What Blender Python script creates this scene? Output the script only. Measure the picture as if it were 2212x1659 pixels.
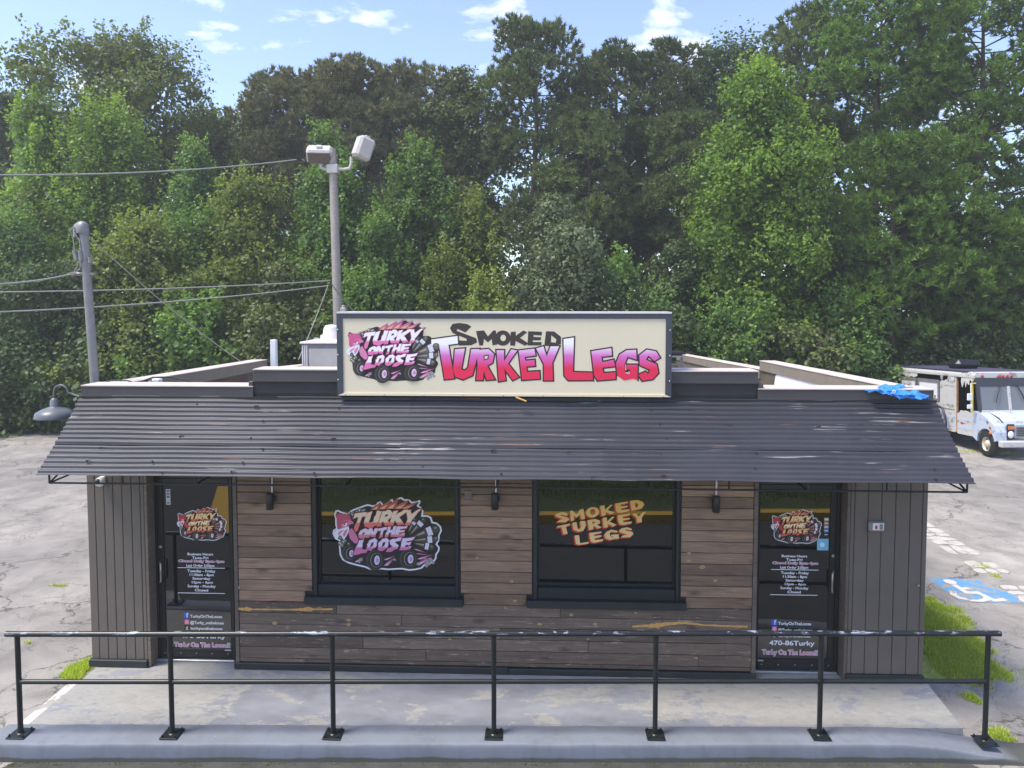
import bpy, math, random
import numpy as np
from mathutils import Vector, Matrix

for _o in list(bpy.data.objects):
    bpy.data.objects.remove(_o)
scene = bpy.context.scene
COL = scene.collection
rad = math.radians

# ------------------------------------------------------------------ camera
YAW, PITCH = rad(2.2), rad(3.0)
CAM = Vector((0.0, -9.05, 5.085))
FPX, IMW, IMH = 1538.0, 2212.0, 1659.0      # focal length in units of a 2212 px wide picture
PY = 725.6                                   # row of the optical axis (lens shift)
cd = bpy.data.cameras.new('camera')
cd.sensor_width = 36.0
cd.lens = 36.0 * FPX / IMW
cd.shift_y = (PY - IMH / 2) / IMW
cd.clip_start, cd.clip_end = 0.1, 2000.0
cam = bpy.data.objects.new('camera', cd)
COL.objects.link(cam)
cam.location = CAM
cam.rotation_euler = (rad(90) - PITCH, 0, YAW)
scene.camera = cam

# ------------------------------------------------------------------ sky, sun, exposure
SUN_EL, SUN_AZ = rad(62), rad(-112)          # azimuth from +Y towards +X: veiled sun high on the left
SKY_STR, SUN_STR, EXPOSURE = 0.15, 3.0, 1.05
world = bpy.data.worlds.new('World')
scene.world = world
world.use_nodes = True
wt = world.node_tree
wt.nodes.clear()
def wn(t, **k):
    n = wt.nodes.new(t)
    for a, b in k.items():
        setattr(n, a, b)
    return n
wout = wn('ShaderNodeOutputWorld'); wbg = wn('ShaderNodeBackground')
wbg.inputs['Strength'].default_value = SKY_STR
sky = wn('ShaderNodeTexSky', sky_type='NISHITA', sun_disc=False)
sky.sun_elevation = SUN_EL
sky.sun_rotation = SUN_AZ
sky.air_density, sky.dust_density, sky.ozone_density = 1.0, 0.3, 3.0
tc = wn('ShaderNodeTexCoord'); sep = wn('ShaderNodeSeparateXYZ')
wt.links.new(tc.outputs['Generated'], sep.inputs[0])
addz = wn('ShaderNodeMath', operation='ADD'); addz.inputs[1].default_value = 0.12
wt.links.new(sep.outputs['Z'], addz.inputs[0])
mx = wn('ShaderNodeMath', operation='MAXIMUM'); mx.inputs[1].default_value = 0.05
wt.links.new(addz.outputs[0], mx.inputs[0])
dx = wn('ShaderNodeMath', operation='DIVIDE'); dy = wn('ShaderNodeMath', operation='DIVIDE')
for d, s in ((dx, 'X'), (dy, 'Y')):
    wt.links.new(sep.outputs[s], d.inputs[0]); wt.links.new(mx.outputs[0], d.inputs[1])
cmb = wn('ShaderNodeCombineXYZ')
wt.links.new(dx.outputs[0], cmb.inputs[0]); wt.links.new(dy.outputs[0], cmb.inputs[1])
CLOUD_SEED = 4.9
cmb.inputs[2].default_value = CLOUD_SEED
cn1 = wn('ShaderNodeTexNoise'); cn1.inputs['Scale'].default_value = 3.6
cn1.inputs['Detail'].default_value = 7; cn1.inputs['Roughness'].default_value = 0.58
cn1.inputs['Distortion'].default_value = 0.25
wt.links.new(cmb.outputs[0], cn1.inputs['Vector'])
cr = wn('ShaderNodeValToRGB')
cr.color_ramp.elements[0].position = 0.565; cr.color_ramp.elements[0].color = (0, 0, 0, 1)
cr.color_ramp.elements[1].position = 0.70; cr.color_ramp.elements[1].color = (0.85, 0.85, 0.85, 1)
wt.links.new(cn1.outputs['Fac'], cr.inputs[0])
wmix = wn('ShaderNodeMix', data_type='RGBA')
wt.links.new(cr.outputs['Color'], wmix.inputs['Factor'])
hsv = wn('ShaderNodeHueSaturation'); hsv.inputs['Saturation'].default_value = 0.96; hsv.inputs['Hue'].default_value = 0.512     # milky summer air
wt.links.new(sky.outputs['Color'], hsv.inputs['Color'])
wt.links.new(hsv.outputs['Color'], wmix.inputs['A'])
wmix.inputs['B'].default_value = (5.2, 5.4, 5.8, 1)
wt.links.new(wmix.outputs['Result'], wbg.inputs['Color'])
wt.links.new(wbg.outputs[0], wout.inputs[0])

sd = bpy.data.lights.new('sun', 'SUN')
sd.energy = SUN_STR
sd.angle = rad(18)
sd.color = (1.0, 0.94, 0.83)
sun = bpy.data.objects.new('sun', sd)
COL.objects.link(sun)
sdir = Vector((math.sin(SUN_AZ) * math.cos(SUN_EL), math.cos(SUN_AZ) * math.cos(SUN_EL), math.sin(SUN_EL)))
sun.rotation_euler = sdir.to_track_quat('Z', 'Y').to_euler()
sun.location = (0, 0, 40)

scene.view_settings.view_transform = 'Standard'
scene.view_settings.look = 'None'
scene.view_settings.gamma = 1
scene.view_settings.exposure = EXPOSURE
scene.render.engine = 'CYCLES'
scene.cycles.use_denoising = True
scene.cycles.max_bounces = 8
scene.cycles.transparent_max_bounces = 8

# ------------------------------------------------------------------ measuring helpers
_F = Vector((-math.sin(YAW) * math.cos(PITCH), math.cos(YAW) * math.cos(PITCH), -math.sin(PITCH)))
_R = Vector((math.cos(YAW), math.sin(YAW), 0))
_U = _R.cross(_F)
def ray(px, py):
    return _F + _R * ((px - IMW / 2) / FPX) - _U * ((py - PY) / FPX)
def onY(px, py, Y=0.0):
    d = ray(px, py); return CAM + d * ((Y - CAM.y) / d.y)
def onX(px, py, X):
    d = ray(px, py); return CAM + d * ((X - CAM.x) / d.x)
def onZ(px, py, Z=0.0):
    d = ray(px, py); return CAM + d * ((Z - CAM.z) / d.z)
def atD(px, py, D):
    return CAM + ray(px, py) * D

# ------------------------------------------------------------------ object helpers
def lin(r, g, b):
    f = lambda c: (c / 255 / 12.92) if c / 255 <= 0.04045 else ((c / 255 + 0.055) / 1.055) ** 2.4
    return (f(r), f(g), f(b), 1.0)

def tag(o, label=None, cat=None, group=None, kind=None):
    if label: o['label'] = label
    if cat: o['category'] = cat
    if group: o['group'] = group
    if kind: o['kind'] = kind
    return o

def empty(name, loc, label=None, cat=None, group=None):
    o = bpy.data.objects.new(name, None)
    o.empty_display_size = 0.2
    COL.objects.link(o)
    o.location = loc
    return tag(o, label, cat, group)

def world_offset(p):
    """every mesh is built in world space; only the top-level empties stand elsewhere"""
    return p.location.copy() if p.type == 'EMPTY' else Vector((0, 0, 0))

def link(o, parent=None):
    COL.objects.link(o)
    if parent is not None:
        o.parent = parent
        o.matrix_parent_inverse = Matrix.Translation(-world_offset(parent))
    return o

class MB:
    """collects shapes, then links them as one mesh object"""
    def __init__(self):
        self.v, self.f, self.m, self.s, self.uv = [], [], [], [], {}
    def add(self, vs, fs, mi=0, smooth=False):
        o = len(self.v)
        self.v += [tuple(v) for v in vs]
        for f in fs:
            self.f.append(tuple(i + o for i in f)); self.m.append(mi); self.s.append(smooth)
        return self
    def box(self, x0, x1, y0, y1, z0, z1, mi=0):
        vs = [(x, y, z) for z in (z0, z1) for y in (y0, y1) for x in (x0, x1)]
        return self.add(vs, [(0, 2, 3, 1), (4, 5, 7, 6), (0, 1, 5, 4), (2, 6, 7, 3), (0, 4, 6, 2), (1, 3, 7, 5)], mi)
    def bbox(self, x0, x1, y0, y1, z0, z1, b=0.004, mi=0):
        """box with its edges chamfered"""
        vs, idx = [], {}
        X, Y, Z = (x0, x1), (y0, y1), (z0, z1)
        for i in (0, 1):
            for j in (0, 1):
                for k in (0, 1):
                    c = (X[i], Y[j], Z[k]); s = (1 - 2 * i, 1 - 2 * j, 1 - 2 * k)
                    for ax in range(3):
                        idx[i, j, k, ax] = len(vs)
                        vs.append(tuple(c[a] + (0 if a == ax else s[a] * b) for a in range(3)))
        fs = []
        g = lambda i, j, k, a: idx[i, j, k, a]
        for s in (0, 1):
            fs.append([g(s, 0, 0, 0), g(s, 1, 0, 0), g(s, 1, 1, 0), g(s, 0, 1, 0)][::(1 if s else -1)])
            fs.append([g(0, s, 0, 1), g(0, s, 1, 1), g(1, s, 1, 1), g(1, s, 0, 1)][::(1 if s else -1)])
            fs.append([g(0, 0, s, 2), g(1, 0, s, 2), g(1, 1, s, 2), g(0, 1, s, 2)][::(1 if s else -1)])
        for p in (0, 1):
            for q in (0, 1):
                fs.append([g(0, p, q, 1), g(1, p, q, 1), g(1, p, q, 2), g(0, p, q, 2)])
                fs.append([g(p, 0, q, 0), g(p, 1, q, 0), g(p, 1, q, 2), g(p, 0, q, 2)])
                fs.append([g(p, q, 0, 0), g(p, q, 1, 0), g(p, q, 1, 1), g(p, q, 0, 1)])
        for i in (0, 1):
            for j in (0, 1):
                for k in (0, 1):
                    fs.append([g(i, j, k, 0), g(i, j, k, 1), g(i, j, k, 2)])
        return self.add(vs, fs, mi)
    def hexa(self, c, mi=0):
        """8 corners: bottom ring of 4, top ring of 4"""
        return self.add(c, [(3, 2, 1, 0), (4, 5, 6, 7), (0, 1, 5, 4), (1, 2, 6, 5), (2, 3, 7, 6), (3, 0, 4, 7)], mi)
    def tube(self, pts, r, n=8, mi=0, caps=True, smooth=True):
        pts = [Vector(p) for p in pts]
        rs = r if isinstance(r, (list, tuple)) else [r] * len(pts)
        rings, prev = [], None
        for i, p in enumerate(pts):
            d = (pts[min(i + 1, len(pts) - 1)] - pts[max(i - 1, 0)]).normalized()
            if prev is None:
                a = d.orthogonal().normalized()
            else:
                a = (prev - d * prev.dot(d)).normalized()
            prev = a
            b = d.cross(a)
            rings.append([p + (a * math.cos(t) + b * math.sin(t)) * rs[i] for t in [2 * math.pi * k / n for k in range(n)]])
        vs = [v for r_ in rings for v in r_]
        fs = []
        for i in range(len(pts) - 1):
            for k in range(n):
                k2 = (k + 1) % n
                fs.append((i * n + k, i * n + k2, (i + 1) * n + k2, (i + 1) * n + k))
        self.add(vs, fs, mi, smooth)
        if caps:
            self.add(rings[0], [tuple(range(n))[::-1]], mi)
            self.add(rings[-1], [tuple(range(n))], mi)
        return self
    def lathe(self, prof, origin, axis='Z', n=24, mi=0, smooth=True):
        """prof: list of (radius, along)"""
        o = Vector(origin); vs = []
        for r, h in prof:
            for k in range(n):
                t = 2 * math.pi * k / n
                c, s = r * math.cos(t), r * math.sin(t)
                v = {'Z': (c, s, h), 'Y': (c, h, s), 'X': (h, c, s)}[axis]
                vs.append(o + Vector(v))
        fs = []
        for i in range(len(prof) - 1):
            for k in range(n):
                k2 = (k + 1) % n
                fs.append((i * n + k, i * n + k2, (i + 1) * n + k2, (i + 1) * n + k))
        return self.add(vs, fs, mi, smooth)
    def poly(self, pts, mi=0):
        return self.add(pts, [tuple(range(len(pts)))], mi)
    def prism(self, pts, vec, mi=0):
        """flat outline extruded along vec"""
        n = len(pts); a = [Vector(p) for p in pts]; b = [p + Vector(vec) for p in a]
        fs = [tuple(range(n))[::-1], tuple(range(n, 2 * n))]
        fs += [(i, (i + 1) % n, n + (i + 1) % n, n + i) for i in range(n)]
        return self.add(a + b, fs, mi)
    def mesh(self, name, mats):
        me = bpy.data.meshes.new(name)
        me.from_pydata(self.v, [], self.f)
        me.update()
        for m in (mats if isinstance(mats, (list, tuple)) else [mats]):
            me.materials.append(m)
        me.polygons.foreach_set('material_index', self.m)
        me.polygons.foreach_set('use_smooth', self.s)
        return me
    def build(self, name, mats, parent=None, label=None, cat=None, group=None, kind=None):
        o = bpy.data.objects.new(name, self.mesh(name, mats))
        link(o, parent)
        return tag(o, label, cat, group, kind)

# ------------------------------------------------------------------ materials
def newmat(name):
    m = bpy.data.materials.new(name); m.use_nodes = True
    nt = m.node_tree
    return m, nt, nt.nodes['Principled BSDF'], (lambda t, **k: _mk(nt, t, k)), nt.links.new
def _mk(nt, t, k):
    n = nt.nodes.new(t)
    for a, b in k.items():
        setattr(n, a, b)
    return n
def noise(nd, lk, vec, scale, detail=4, rough=0.55, dist=0.0):
    n = nd('ShaderNodeTexNoise')
    n.inputs['Scale'].default_value = scale; n.inputs['Detail'].default_value = detail
    n.inputs['Roughness'].default_value = rough; n.inputs['Distortion'].default_value = dist
    if vec is not None: lk(vec, n.inputs['Vector'])
    return n
def ramp(nd, lk, fac, stops):
    r = nd('ShaderNodeValToRGB')
    e = r.color_ramp.elements
    while len(e) < len(stops): e.new(0.5)
    for el, (p, c) in zip(e, stops):
        el.position = p
        el.color = c if isinstance(c, tuple) else (c, c, c, 1)
    lk(fac, r.inputs[0])
    return r
def mixc(nd, lk, fac, a, b, mode='MIX'):
    m = nd('ShaderNodeMix', data_type='RGBA', blend_type=mode)
    for key, v in (('Factor', fac), ('A', a), ('B', b)):
        if isinstance(v, (int, float, tuple)): m.inputs[key].default_value = v
        else: lk(v, m.inputs[key])
    return m.outputs['Result']
def objvec(nd, lk, scale=(1, 1, 1)):
    t = nd('ShaderNodeTexCoord'); mp = nd('ShaderNodeMapping')
    mp.inputs['Scale'].default_value = scale
    lk(t.outputs['Object'], mp.inputs[0])
    return mp.outputs[0]
def bump(nd, lk, bs, height, strength=0.3, dist=0.01):
    b = nd('ShaderNodeBump'); b.inputs['Strength'].default_value = strength
    b.inputs['Distance'].default_value = dist
    lk(height, b.inputs['Height']); lk(b.outputs[0], bs.inputs['Normal'])

def plain(name, col, rough=0.6, metal=0.0, var=0.12, scale=6.0, bumpy=0.0, spec=0.5):
    m, nt, bs, nd, lk = newmat(name)
    v = objvec(nd, lk)
    n = noise(nd, lk, v, scale, 5, 0.6)
    dark = tuple(c * (1 - var) for c in col[:3]) + (1,)
    lite = tuple(min(1, c * (1 + var)) for c in col[:3]) + (1,)
    r = ramp(nd, lk, n.outputs['Fac'], [(0.3, dark), (0.7, lite)])
    lk(r.outputs[0], bs.inputs['Base Color'])
    bs.inputs['Roughness'].default_value = rough
    bs.inputs['Metallic'].default_value = metal
    bs.inputs['Specular IOR Level'].default_value = spec
    if bumpy:
        n2 = noise(nd, lk, v, scale * 8, 4)
        bump(nd, lk, bs, n2.outputs['Fac'], bumpy, 0.004)
    return m

def m_wood(name, base, dark, worn, knots=True):
    m, nt, bs, nd, lk = newmat(name)
    oi = nd('ShaderNodeObjectInfo')
    tcn = nd('ShaderNodeTexCoord')
    off = nd('ShaderNodeVectorMath', operation='SCALE'); off.inputs[0].default_value = (17.3, 3.1, 9.7)
    lk(oi.outputs['Random'], off.inputs['Scale'])
    ad = nd('ShaderNodeVectorMath', operation='ADD'); lk(tcn.outputs['Object'], ad.inputs[0]); lk(off.outputs[0], ad.inputs[1])
    mp = nd('ShaderNodeMapping'); mp.inputs['Scale'].default_value = (1.2, 6, 22); lk(ad.outputs[0], mp.inputs[0])
    grain = noise(nd, lk, mp.outputs[0], 1.6, 8, 0.65, 1.2)
    big = noise(nd, lk, ad.outputs[0], 2.3, 3)
    c1 = ramp(nd, lk, grain.outputs['Fac'], [(0.28, dark), (0.72, base)])
    c2 = mixc(nd, lk, ramp(nd, lk, big.outputs['Fac'], [(0.35, 0.0), (0.7, 0.45)]).outputs[0], c1.outputs[0], dark)
    # plank to plank tone
    tone = nd('ShaderNodeMapRange'); tone.inputs['To Min'].default_value = 0.62; tone.inputs['To Max'].default_value = 1.25
    lk(oi.outputs['Random'], tone.inputs['Value'])
    cmbt = nd('ShaderNodeCombineColor')
    for k in range(3): lk(tone.outputs[0], cmbt.inputs[k])
    c3 = mixc(nd, lk, 1.0, c2, cmbt.outputs[0], 'MULTIPLY')
    out = c3
    if knots:
        mk = nd('ShaderNodeMapping'); mk.inputs['Scale'].default_value = (2.1, 1.0, 5.2); lk(ad.outputs[0], mk.inputs[0])
        vo = nd('ShaderNodeTexVoronoi'); vo.inputs['Scale'].default_value = 1.0; vo.inputs['Randomness'].default_value = 1.0
        lk(mk.outputs[0], vo.inputs['Vector'])
        halo = ramp(nd, lk, vo.outputs['Distance'], [(0.05, 0.75), (0.26, 0.0)])
        out = mixc(nd, lk, halo.outputs[0], out, tuple(c * 0.45 for c in dark[:3]) + (1,))
    # flaked finish showing the pale timber
    mf = nd('ShaderNodeMapping'); mf.inputs['Scale'].default_value = (3.0, 4, 26); lk(ad.outputs[0], mf.inputs[0])
    fl = noise(nd, lk, mf.outputs[0], 1.4, 9, 0.7, 0.6)
    fr = ramp(nd, lk, fl.outputs['Fac'], [(worn, 0.0), (worn + 0.035, 0.8)])
    out = mixc(nd, lk, fr.outputs[0], out, lin(172, 160, 145))
    lk(out, bs.inputs['Base Color'])
    bs.inputs['Roughness'].default_value = 0.62
    bump(nd, lk, bs, grain.outputs['Fac'], 0.25, 0.004)
    return m

def m_asphalt():
    m, nt, bs, nd, lk = newmat('asphalt')
    v = objvec(nd, lk)
    fine = noise(nd, lk, v, 60, 3, 0.7)
    agg = noise(nd, lk, v, 240, 2, 0.6)
    mid = noise(nd, lk, v, 1.3, 6, 0.6, 0.4)
    big = noise(nd, lk, v, 0.16, 4, 0.6)
    c = ramp(nd, lk, mid.outputs['Fac'], [(0.28, lin(128, 123, 117)), (0.55, lin(168, 161, 153)), (0.75, lin(188, 180, 171))])
    c2 = mixc(nd, lk, ramp(nd, lk, big.outputs['Fac'], [(0.40, 0.0), (0.62, 0.5)]).outputs[0], c.outputs[0], lin(100, 96, 94))
    c3 = mixc(nd, lk, 0.55, c2, ramp(nd, lk, fine.outputs['Fac'], [(0.3, 0.55), (0.7, 1.25)]).outputs[0], 'MULTIPLY')
    c3 = mixc(nd, lk, 0.5, c3, ramp(nd, lk, agg.outputs['Fac'], [(0.35, 0.5), (0.65, 1.3)]).outputs[0], 'MULTIPLY')
    # crack network
    wob = noise(nd, lk, v, 1.1, 5, 0.6)
    wv = nd('ShaderNodeVectorMath', operation='SCALE'); lk(wob.outputs['Color'], wv.inputs[0]); wv.inputs['Scale'].default_value = 1.6
    av = nd('ShaderNodeVectorMath', operation='ADD'); lk(v, av.inputs[0]); lk(wv.outputs[0], av.inputs[1])
    out = c3
    for sc_, w, col, amt in ((0.34, 0.011, lin(58, 55, 50), 0.9), (1.1, 0.016, lin(78, 74, 68), 0.7)):
        vo = nd('ShaderNodeTexVoronoi', feature='DISTANCE_TO_EDGE'); vo.inputs['Scale'].default_value = sc_
        lk(av.outputs[0], vo.inputs['Vector'])
        pres = noise(nd, lk, v, 0.35 * (1 + sc_), 3)
        w2 = nd('ShaderNodeMath', operation='MULTIPLY'); lk(ramp(nd, lk, vo.outputs['Distance'], [(0.0, 1.0), (w, 0.0)]).outputs[0], w2.inputs[0])
        lk(ramp(nd, lk, pres.outputs['Fac'], [(0.34, 0.0), (0.52, amt)]).outputs[0], w2.inputs[1])
        out = mixc(nd, lk, w2.outputs[0], out, col)
    # moss tint in places
    ms = noise(nd, lk, v, 0.7, 6, 0.65)
    out = mixc(nd, lk, ramp(nd, lk, ms.outputs['Fac'], [(0.66, 0.0), (0.76, 0.35)]).outputs[0], out, lin(98, 100, 66))
    lk(out, bs.inputs['Base Color'])
    bs.inputs['Roughness'].default_value = 0.92
    bump(nd, lk, bs, agg.outputs['Fac'], 0.5, 0.004)
    return m

def m_walk():
    """grey painted concrete, paint worn away in patches"""
    m, nt, bs, nd, lk = newmat('worn_grey_paint')
    v = objvec(nd, lk, (0.8, 1.5, 1))
    a = noise(nd, lk, v, 1.25, 9, 0.68, 0.5)
    b = noise(nd, lk, v, 9, 10, 0.82, 0.6)
    sx = nd('ShaderNodeSeparateXYZ'); lk(objvec(nd, lk), sx.inputs[0])
    # the paint has gone at both ends of the walk
    endl = nd('ShaderNodeMapRange'); endl.inputs['From Min'].default_value = -3.6; endl.inputs['From Max'].default_value = -4.9
    endl.inputs['To Min'].default_value = 0; endl.inputs['To Max'].default_value = 0.12; lk(sx.outputs['X'], endl.inputs['Value'])
    endr = nd('ShaderNodeMapRange'); endr.inputs['From Min'].default_value = 1.2; endr.inputs['From Max'].default_value = 3.4
    endr.inputs['To Min'].default_value = 0; endr.inputs['To Max'].default_value = 0.12; lk(sx.outputs['X'], endr.inputs['Value'])
    s1 = nd('ShaderNodeMath', operation='MULTIPLY_ADD'); lk(b.outputs['Fac'], s1.inputs[0]); s1.inputs[1].default_value = 0.52; lk(a.outputs['Fac'], s1.inputs[2])
    s2 = nd('ShaderNodeMath', operation='ADD'); lk(s1.outputs[0], s2.inputs[0]); lk(endl.outputs[0], s2.inputs[1])
    s3 = nd('ShaderNodeMath', operation='ADD'); lk(s2.outputs[0], s3.inputs[0]); lk(endr.outputs[0], s3.inputs[1])
    mask = ramp(nd, lk, s3.outputs[0], [(0.795, 0.0), (0.825, 1.0)])
    tone = noise(nd, lk, v, 3, 5)
    paint = ramp(nd, lk, tone.outputs['Fac'], [(0.3, lin(118, 119, 125)), (0.7, lin(138, 139, 146))])
    conc = ramp(nd, lk, b.outputs['Fac'], [(0.3, lin(134, 132, 128)), (0.7, lin(160, 157, 150))])
    c = mixc(nd, lk, mask.outputs[0], paint.outputs[0], conc.outputs[0])
    dn = noise(nd, lk, v, 1.7, 6, 0.7)
    c = mixc(nd, lk, ramp(nd, lk, dn.outputs['Fac'], [(0.58, 0.0), (0.74, 0.5)]).outputs[0], c, lin(92, 88, 80))
    lk(c, bs.inputs['Base Color']); bs.inputs['Roughness'].default_value = 0.7
    bump(nd, lk, bs, b.outputs['Fac'], 0.25, 0.006)
    return m

def m_stained(name, col, dirt, bare):
    m, nt, bs, nd, lk = newmat(name)
    v = objvec(nd, lk)
    a = noise(nd, lk, v, 1.1, 6, 0.65, .3); b = noise(nd, lk, v, 14, 6, .7); d = noise(nd, lk, objvec(nd, lk, (5, 5, 1.2)), 1.5, 6, .7)
    c = mixc(nd, lk, ramp(nd, lk, a.outputs['Fac'], [(.42, 0.0), (.7, .55)]).outputs[0], col, dirt)
    c = mixc(nd, lk, ramp(nd, lk, d.outputs['Fac'], [(.5, 0.0), (.72, .4)]).outputs[0], c, dirt)
    c = mixc(nd, lk, ramp(nd, lk, b.outputs['Fac'], [(.66, 0.0), (.70, .7)]).outputs[0], c, bare)
    sx = nd('ShaderNodeSeparateXYZ'); lk(v, sx.inputs[0])
    # splashed dirt line along the foot
    hz = nd('ShaderNodeMath', operation='MULTIPLY_ADD'); lk(a.outputs['Fac'], hz.inputs[0]); hz.inputs[1].default_value = -.09; lk(sx.outputs['Z'], hz.inputs[2])
    c = mixc(nd, lk, ramp(nd, lk, hz.outputs[0], [(.0, .85), (.02, 0.0)]).outputs[0], c, lin(70, 68, 56))
    lk(c, bs.inputs['Base Color']); bs.inputs['Roughness'].default_value = .75
    bump(nd, lk, bs, b.outputs['Fac'], .35, .006)
    return m

def m_metal_roof():
    m, nt, bs, nd, lk = newmat('charcoal_painted_sheet')
    v = objvec(nd, lk)
    a = noise(nd, lk, v, 1.2, 5)
    c = ramp(nd, lk, a.outputs['Fac'], [(0.3, lin(48, 47, 53)), (0.7, lin(61, 59, 66))]).outputs[0]
    st = noise(nd, lk, objvec(nd, lk, (1.1, 34, 34)), 1.0, 6, 0.6)
    pt = noise(nd, lk, objvec(nd, lk, (0.9, 3, 3)), 1.0, 3)
    mm = nd('ShaderNodeMath', operation='MULTIPLY')
    lk(ramp(nd, lk, st.outputs['Fac'], [(0.60, 0.0), (0.64, 0.75)]).outputs[0], mm.inputs[0])
    lk(ramp(nd, lk, pt.outputs['Fac'], [(0.50, 0.0), (0.58, 1.0)]).outputs[0], mm.inputs[1])
    rust = noise(nd, lk, objvec(nd, lk, (1.3, 2, 2)), 1.0, 2)
    sc_col = mixc(nd, lk, ramp(nd, lk, rust.outputs['Fac'], [(0.5, 0.0), (0.56, 1.0)]).outputs[0], lin(172, 168, 168), lin(138, 96, 66))
    c = mixc(nd, lk, mm.outputs[0], c, sc_col)
    lk(c, bs.inputs['Base Color'])
    bs.inputs['Roughness'].default_value = 0.48
    return m

def m_paint_chipped(name, col, under, thr=0.62, rough=0.45, scale=(3, 3, 9), upward=False):
    m, nt, bs, nd, lk = newmat(name)
    n = noise(nd, lk, objvec(nd, lk, scale), 1.6, 9, 0.68)
    fac = ramp(nd, lk, n.outputs['Fac'], [(thr, 0.0), (thr + 0.02, 1.0)]).outputs[0]
    if upward:      # worn only where hands slide along the top
        g = nd('ShaderNodeNewGeometry'); s = nd('ShaderNodeSeparateXYZ'); lk(g.outputs['True Normal'], s.inputs[0])
        mm = nd('ShaderNodeMath', operation='MULTIPLY'); lk(fac, mm.inputs[0])
        lk(ramp(nd, lk, s.outputs['Z'], [(0.25, 0.0), (0.45, 1.0)]).outputs[0], mm.inputs[1]); fac = mm.outputs[0]
    lk(mixc(nd, lk, fac, col, under), bs.inputs['Base Color'])
    bs.inputs['Roughness'].default_value = rough
    return m

def m_leaf(name, c_dark, c_lite, trans=0.38, rough=0.5):
    m, nt, bs, nd, lk = newmat(name)
    at = nd('ShaderNodeAttribute', attribute_name='tone')
    oi = nd('ShaderNodeObjectInfo')
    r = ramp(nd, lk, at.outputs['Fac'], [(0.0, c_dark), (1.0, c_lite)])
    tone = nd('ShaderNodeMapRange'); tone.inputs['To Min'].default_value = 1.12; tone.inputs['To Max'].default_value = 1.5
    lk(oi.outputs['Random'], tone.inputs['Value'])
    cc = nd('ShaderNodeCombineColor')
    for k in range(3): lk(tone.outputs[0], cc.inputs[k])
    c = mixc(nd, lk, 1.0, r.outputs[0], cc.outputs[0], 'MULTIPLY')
    lk(c, bs.inputs['Base Color'])
    bs.inputs['Roughness'].default_value = rough
    bs.inputs['Specular IOR Level'].default_value = 0.3
    tb = nd('ShaderNodeBsdfTranslucent')
    c2 = mixc(nd, lk, 1.0, c, (1.3, 1.35, 0.6, 1), 'MULTIPLY')
    lk(c2, tb.inputs['Color'])
    ms = nd('ShaderNodeMixShader'); ms.inputs[0].default_value = trans
    lk(bs.outputs[0], ms.inputs[1]); lk(tb.outputs[0], ms.inputs[2])
    lk(ms.outputs[0], nt.nodes['Material Output'].inputs['Surface'])
    return m

def m_glass(name, tint, ior=1.95, rough=0.015):
    m, nt, bs, nd, lk = newmat(name)
    bs.inputs['Base Color'].default_value = tint
    bs.inputs['Roughness'].default_value = rough
    bs.inputs['IOR'].default_value = ior
    n = noise(nd, lk, objvec(nd, lk), 0.8, 2)
    bump(nd, lk, bs, n.outputs['Fac'], 0.02, 0.01)
    return m

def m_band(name, a, b, v0, v1, slant=0.0, mid=None):
    """printed fade from a (top) to b (bottom) along the print's own height"""
    m, nt, bs, nd, lk = newmat(name)
    u = nd('ShaderNodeUVMap'); u.uv_map = 'print'
    s = nd('ShaderNodeSeparateXYZ'); lk(u.outputs[0], s.inputs[0])
    ma = nd('ShaderNodeMath', operation='MULTIPLY_ADD'); lk(s.outputs['X'], ma.inputs[0]); ma.inputs[1].default_value = slant
    lk(s.outputs['Y'], ma.inputs[2])
    stops = [(v0, a), (v1, b)] if mid is None else [(v0, a), ((v0 + v1) / 2, mid), (v1, b)]
    r = ramp(nd, lk, ma.outputs[0], stops)
    lk(r.outputs[0], bs.inputs['Base Color'])
    bs.inputs['Roughness'].default_value = 0.5
    return m

M = {}
M['asphalt'] = m_asphalt()
M['asphalt_dark'] = plain('dark_asphalt', lin(68, 66, 63), .9, var=.3, scale=3, bumpy=.6)
M['walk'] = m_walk()
M['kerb'] = m_stained('grey_kerb_paint', lin(119, 123, 132), lin(94, 95, 98), lin(146, 145, 143))
M['white_paint'] = m_paint_chipped('worn_white_paint', lin(198, 191, 184), lin(152, 145, 136), 0.53, 0.7, (2, 2, 2))
M['plank'] = m_wood('brown_stained_plank', lin(168, 136, 110), lin(102, 81, 66), 0.68)
M['plank_low'] = m_wood('weathered_grey_plank', lin(132, 112, 97), lin(80, 68, 59), 0.60)
M['trimwood'] = m_wood('weathered_trim', lin(124, 110, 98), lin(80, 70, 62), 0.66, False)
M['bare_knot'] = plain('bare_knot_wood', lin(168, 138, 98), 0.7, var=0.4, scale=60)
M['bare'] = plain('bare_pine', lin(196, 150, 84), 0.7, var=0.2, scale=14)
M['board'] = plain('taupe_siding', lin(101, 92, 84), 0.6, var=0.06, scale=3, bumpy=0.1)
M['black_trim'] = plain('black_green_trim_paint', lin(34, 38, 40), 0.5, var=0.2, scale=5, bumpy=0.15)
M['black'] = plain('black_powder_coat', lin(26, 26, 28), 0.45, var=0.15)
M['bronze'] = plain('dark_bronze_aluminium', lin(30, 28, 27), 0.4, var=0.15)
M['glass'] = m_glass('dark_tinted_glass', (0.006, 0.006, 0.006, 1))
M['steel'] = plain('brushed_steel', lin(170, 165, 155), 0.35, 0.9)
M['alu'] = plain('aluminium_strip', lin(190, 190, 190), 0.4, 0.8)
M['roofmetal'] = m_metal_roof()
M['parapet'] = plain('charcoal_stucco', lin(58, 55, 57), 0.8, var=0.12, scale=4, bumpy=0.5)
M['coping'] = plain('charcoal_coping_metal', lin(70, 66, 68), 0.5, var=0.08, scale=2)
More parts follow.
